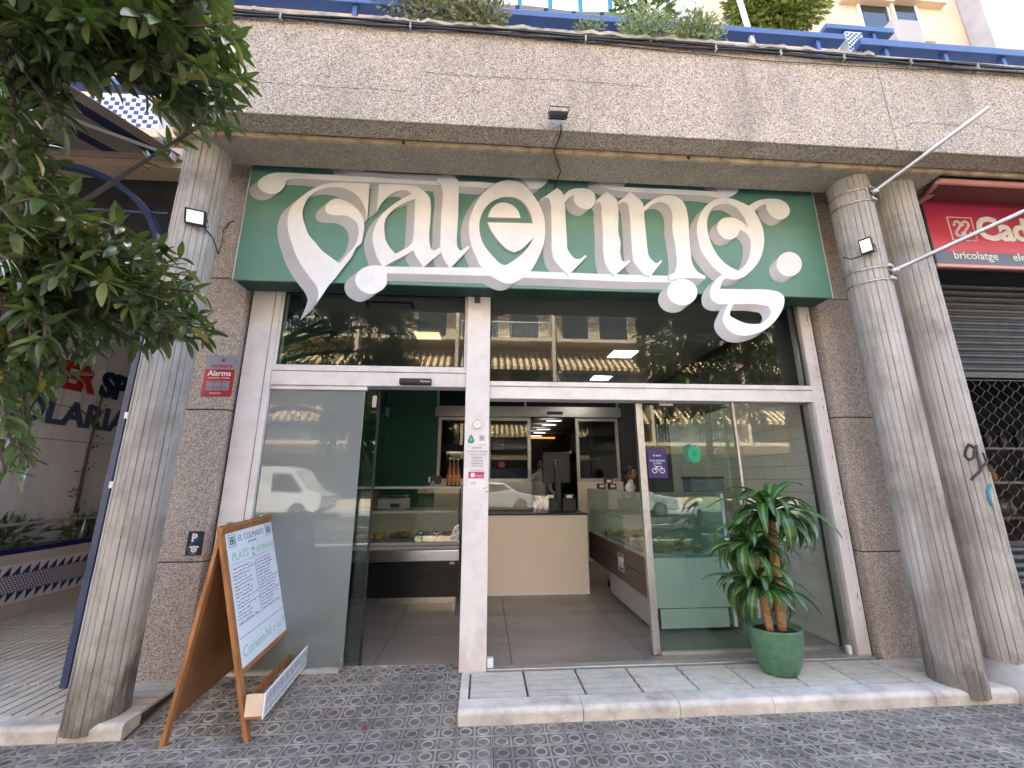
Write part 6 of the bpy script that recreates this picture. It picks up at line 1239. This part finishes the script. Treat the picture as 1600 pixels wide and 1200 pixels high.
def vehicle(name, label, cat, x, y, prof, wid, wheels, paint, glassp):
    t = thing(name, label, cat, (x, y, -.13)); z0 = -.13; b = MB(); n = len(prof)
    for s_, ins in ((-wid/2, .0), (wid/2, .0)): b.v += [(x+px, y+s_*(1 if pz < 1.0 else .90), z0+pz) for px, pz in prof]
    b.f = [list(range(n)), list(reversed(range(n, 2*n)))]+[[i, (i+1) % n, n+(i+1) % n, n+i] for i in range(n)]; b.mi = [0]*len(b.f); b.build('body', paint, t, bevel=.05, seg=3)
    for s_ in (1, -1):
        for poly in glassp: MB().poly([poly], lambda X_, Z_, d, s_=s_: (x+X_, y+s_*(wid/2*.955+.012+d), z0+Z_), -.02).build('side_window', 'car_glass', t)
        for wx, wr in wheels:
            w_ = MB(); w_.tube([(x+wx, y+s_*(wid/2-.16), z0+wr), (x+wx, y+s_*(wid/2+.02), z0+wr)], wr, 24); wo = w_.build('wheel', 'black_rubber', t); w_ = MB(); w_.tube([(x+wx, y+s_*(wid/2+.021), z0+wr), (x+wx, y+s_*(wid/2+.03), z0+wr)], wr*.66, 20); rm = w_.build('rim', 'steel', wo)
            for k in range(5): a_ = 2*math.pi*k/5; MB().tube([(x+wx+wr*.25*math.cos(a_), y+s_*(wid/2+.034), z0+wr+wr*.25*math.sin(a_)), (x+wx+wr*.58*math.cos(a_), y+s_*(wid/2+.034), z0+wr+wr*.58*math.sin(a_))], wr*.09, 5).build('spoke_gap', 'black_rubber', wo)
        xe0 = min(p_[0] for p_ in prof); xe1 = max(p_[0] for p_ in prof)
        box('headlight', x+xe1-.10, x+xe1+.012, y+s_*wid*.36-.12, y+s_*wid*.36+.12, z0+.62, z0+.78, 'plain_white', t, .02); box('tail_light', x+xe0-.012, x+xe0+.06, y+s_*wid*.38-.08, y+s_*wid*.38+.08, z0+.7, z0+.95, 'red_print', t, .02)
    return t
vehicle('delivery_van', 'white delivery van parked across the street, seen reflected in the frosted door', 'van', -9.0, -11.6, [(-2.6, .3), (2.3, .3), (2.55, .45), (2.55, .95), (1.95, 1.15), (1.35, 1.95), (1.0, 2.1), (-2.5, 2.1), (-2.6, 1.9)], 1.95, ((-1.65, .34), (1.65, .34)), 'van_white', [[(.55, 1.15), (1.75, 1.15), (1.25, 1.82), (.55, 1.82)]])
vehicle('silver_car', 'silver hatchback parked across the street, seen reflected in the display glass', 'car', .6, -11.6, [(-2.0, .3), (2.0, .3), (2.1, .5), (2.05, .78), (1.2, .95), (.45, 1.42), (-1.2, 1.48), (-1.95, 1.05), (-2.08, .6)], 1.75, ((-1.3, .32), (1.3, .32)), 'car_silver', [[(-1.7, .98), (-.35, .98), (-.35, 1.36), (-1.15, 1.38)], [(-.28, .98), (1.0, .98), (.42, 1.34), (-.28, 1.36)]])
vehicle('grey_car', 'silver saloon parked farther right across the street, seen reflected in the right glass', 'car', 6.2, -11.6, [(-2.1, .3), (2.1, .3), (2.2, .5), (2.1, .8), (1.2, .95), (.5, 1.40), (-.9, 1.42), (-1.5, 1.05), (-2.15, .98), (-2.2, .55)], 1.75, ((-1.35, .32), (1.35, .32)), 'car_silver', [[(-1.25, .98), (-.25, .98), (-.25, 1.33), (-.85, 1.34)], [(-.18, .98), (1.05, .98), (.48, 1.32), (-.18, 1.34)]])
# ================================================================ lettering curves -> plain meshes
bpy.context.view_layer.update(); dg = bpy.context.evaluated_depsgraph_get(); done = []
for o, name, m, parent, local, Mx in FONTS:
    me = bpy.data.meshes.new_from_object(o.evaluated_get(dg)); me.materials.clear(); me.materials.append(MATS[m]); me.transform(Mx); done.append((o, me))
for (o, me), (_, name, m, parent, local, Mx) in zip(done, FONTS):
    cu = o.data; bpy.data.objects.remove(o, do_unlink=True); bpy.data.curves.remove(cu)
    me.name = name; k = bpy.data.objects.new(name, me); COL.objects.link(k); put(k, parent, local)
bpy.context.view_layer.update()
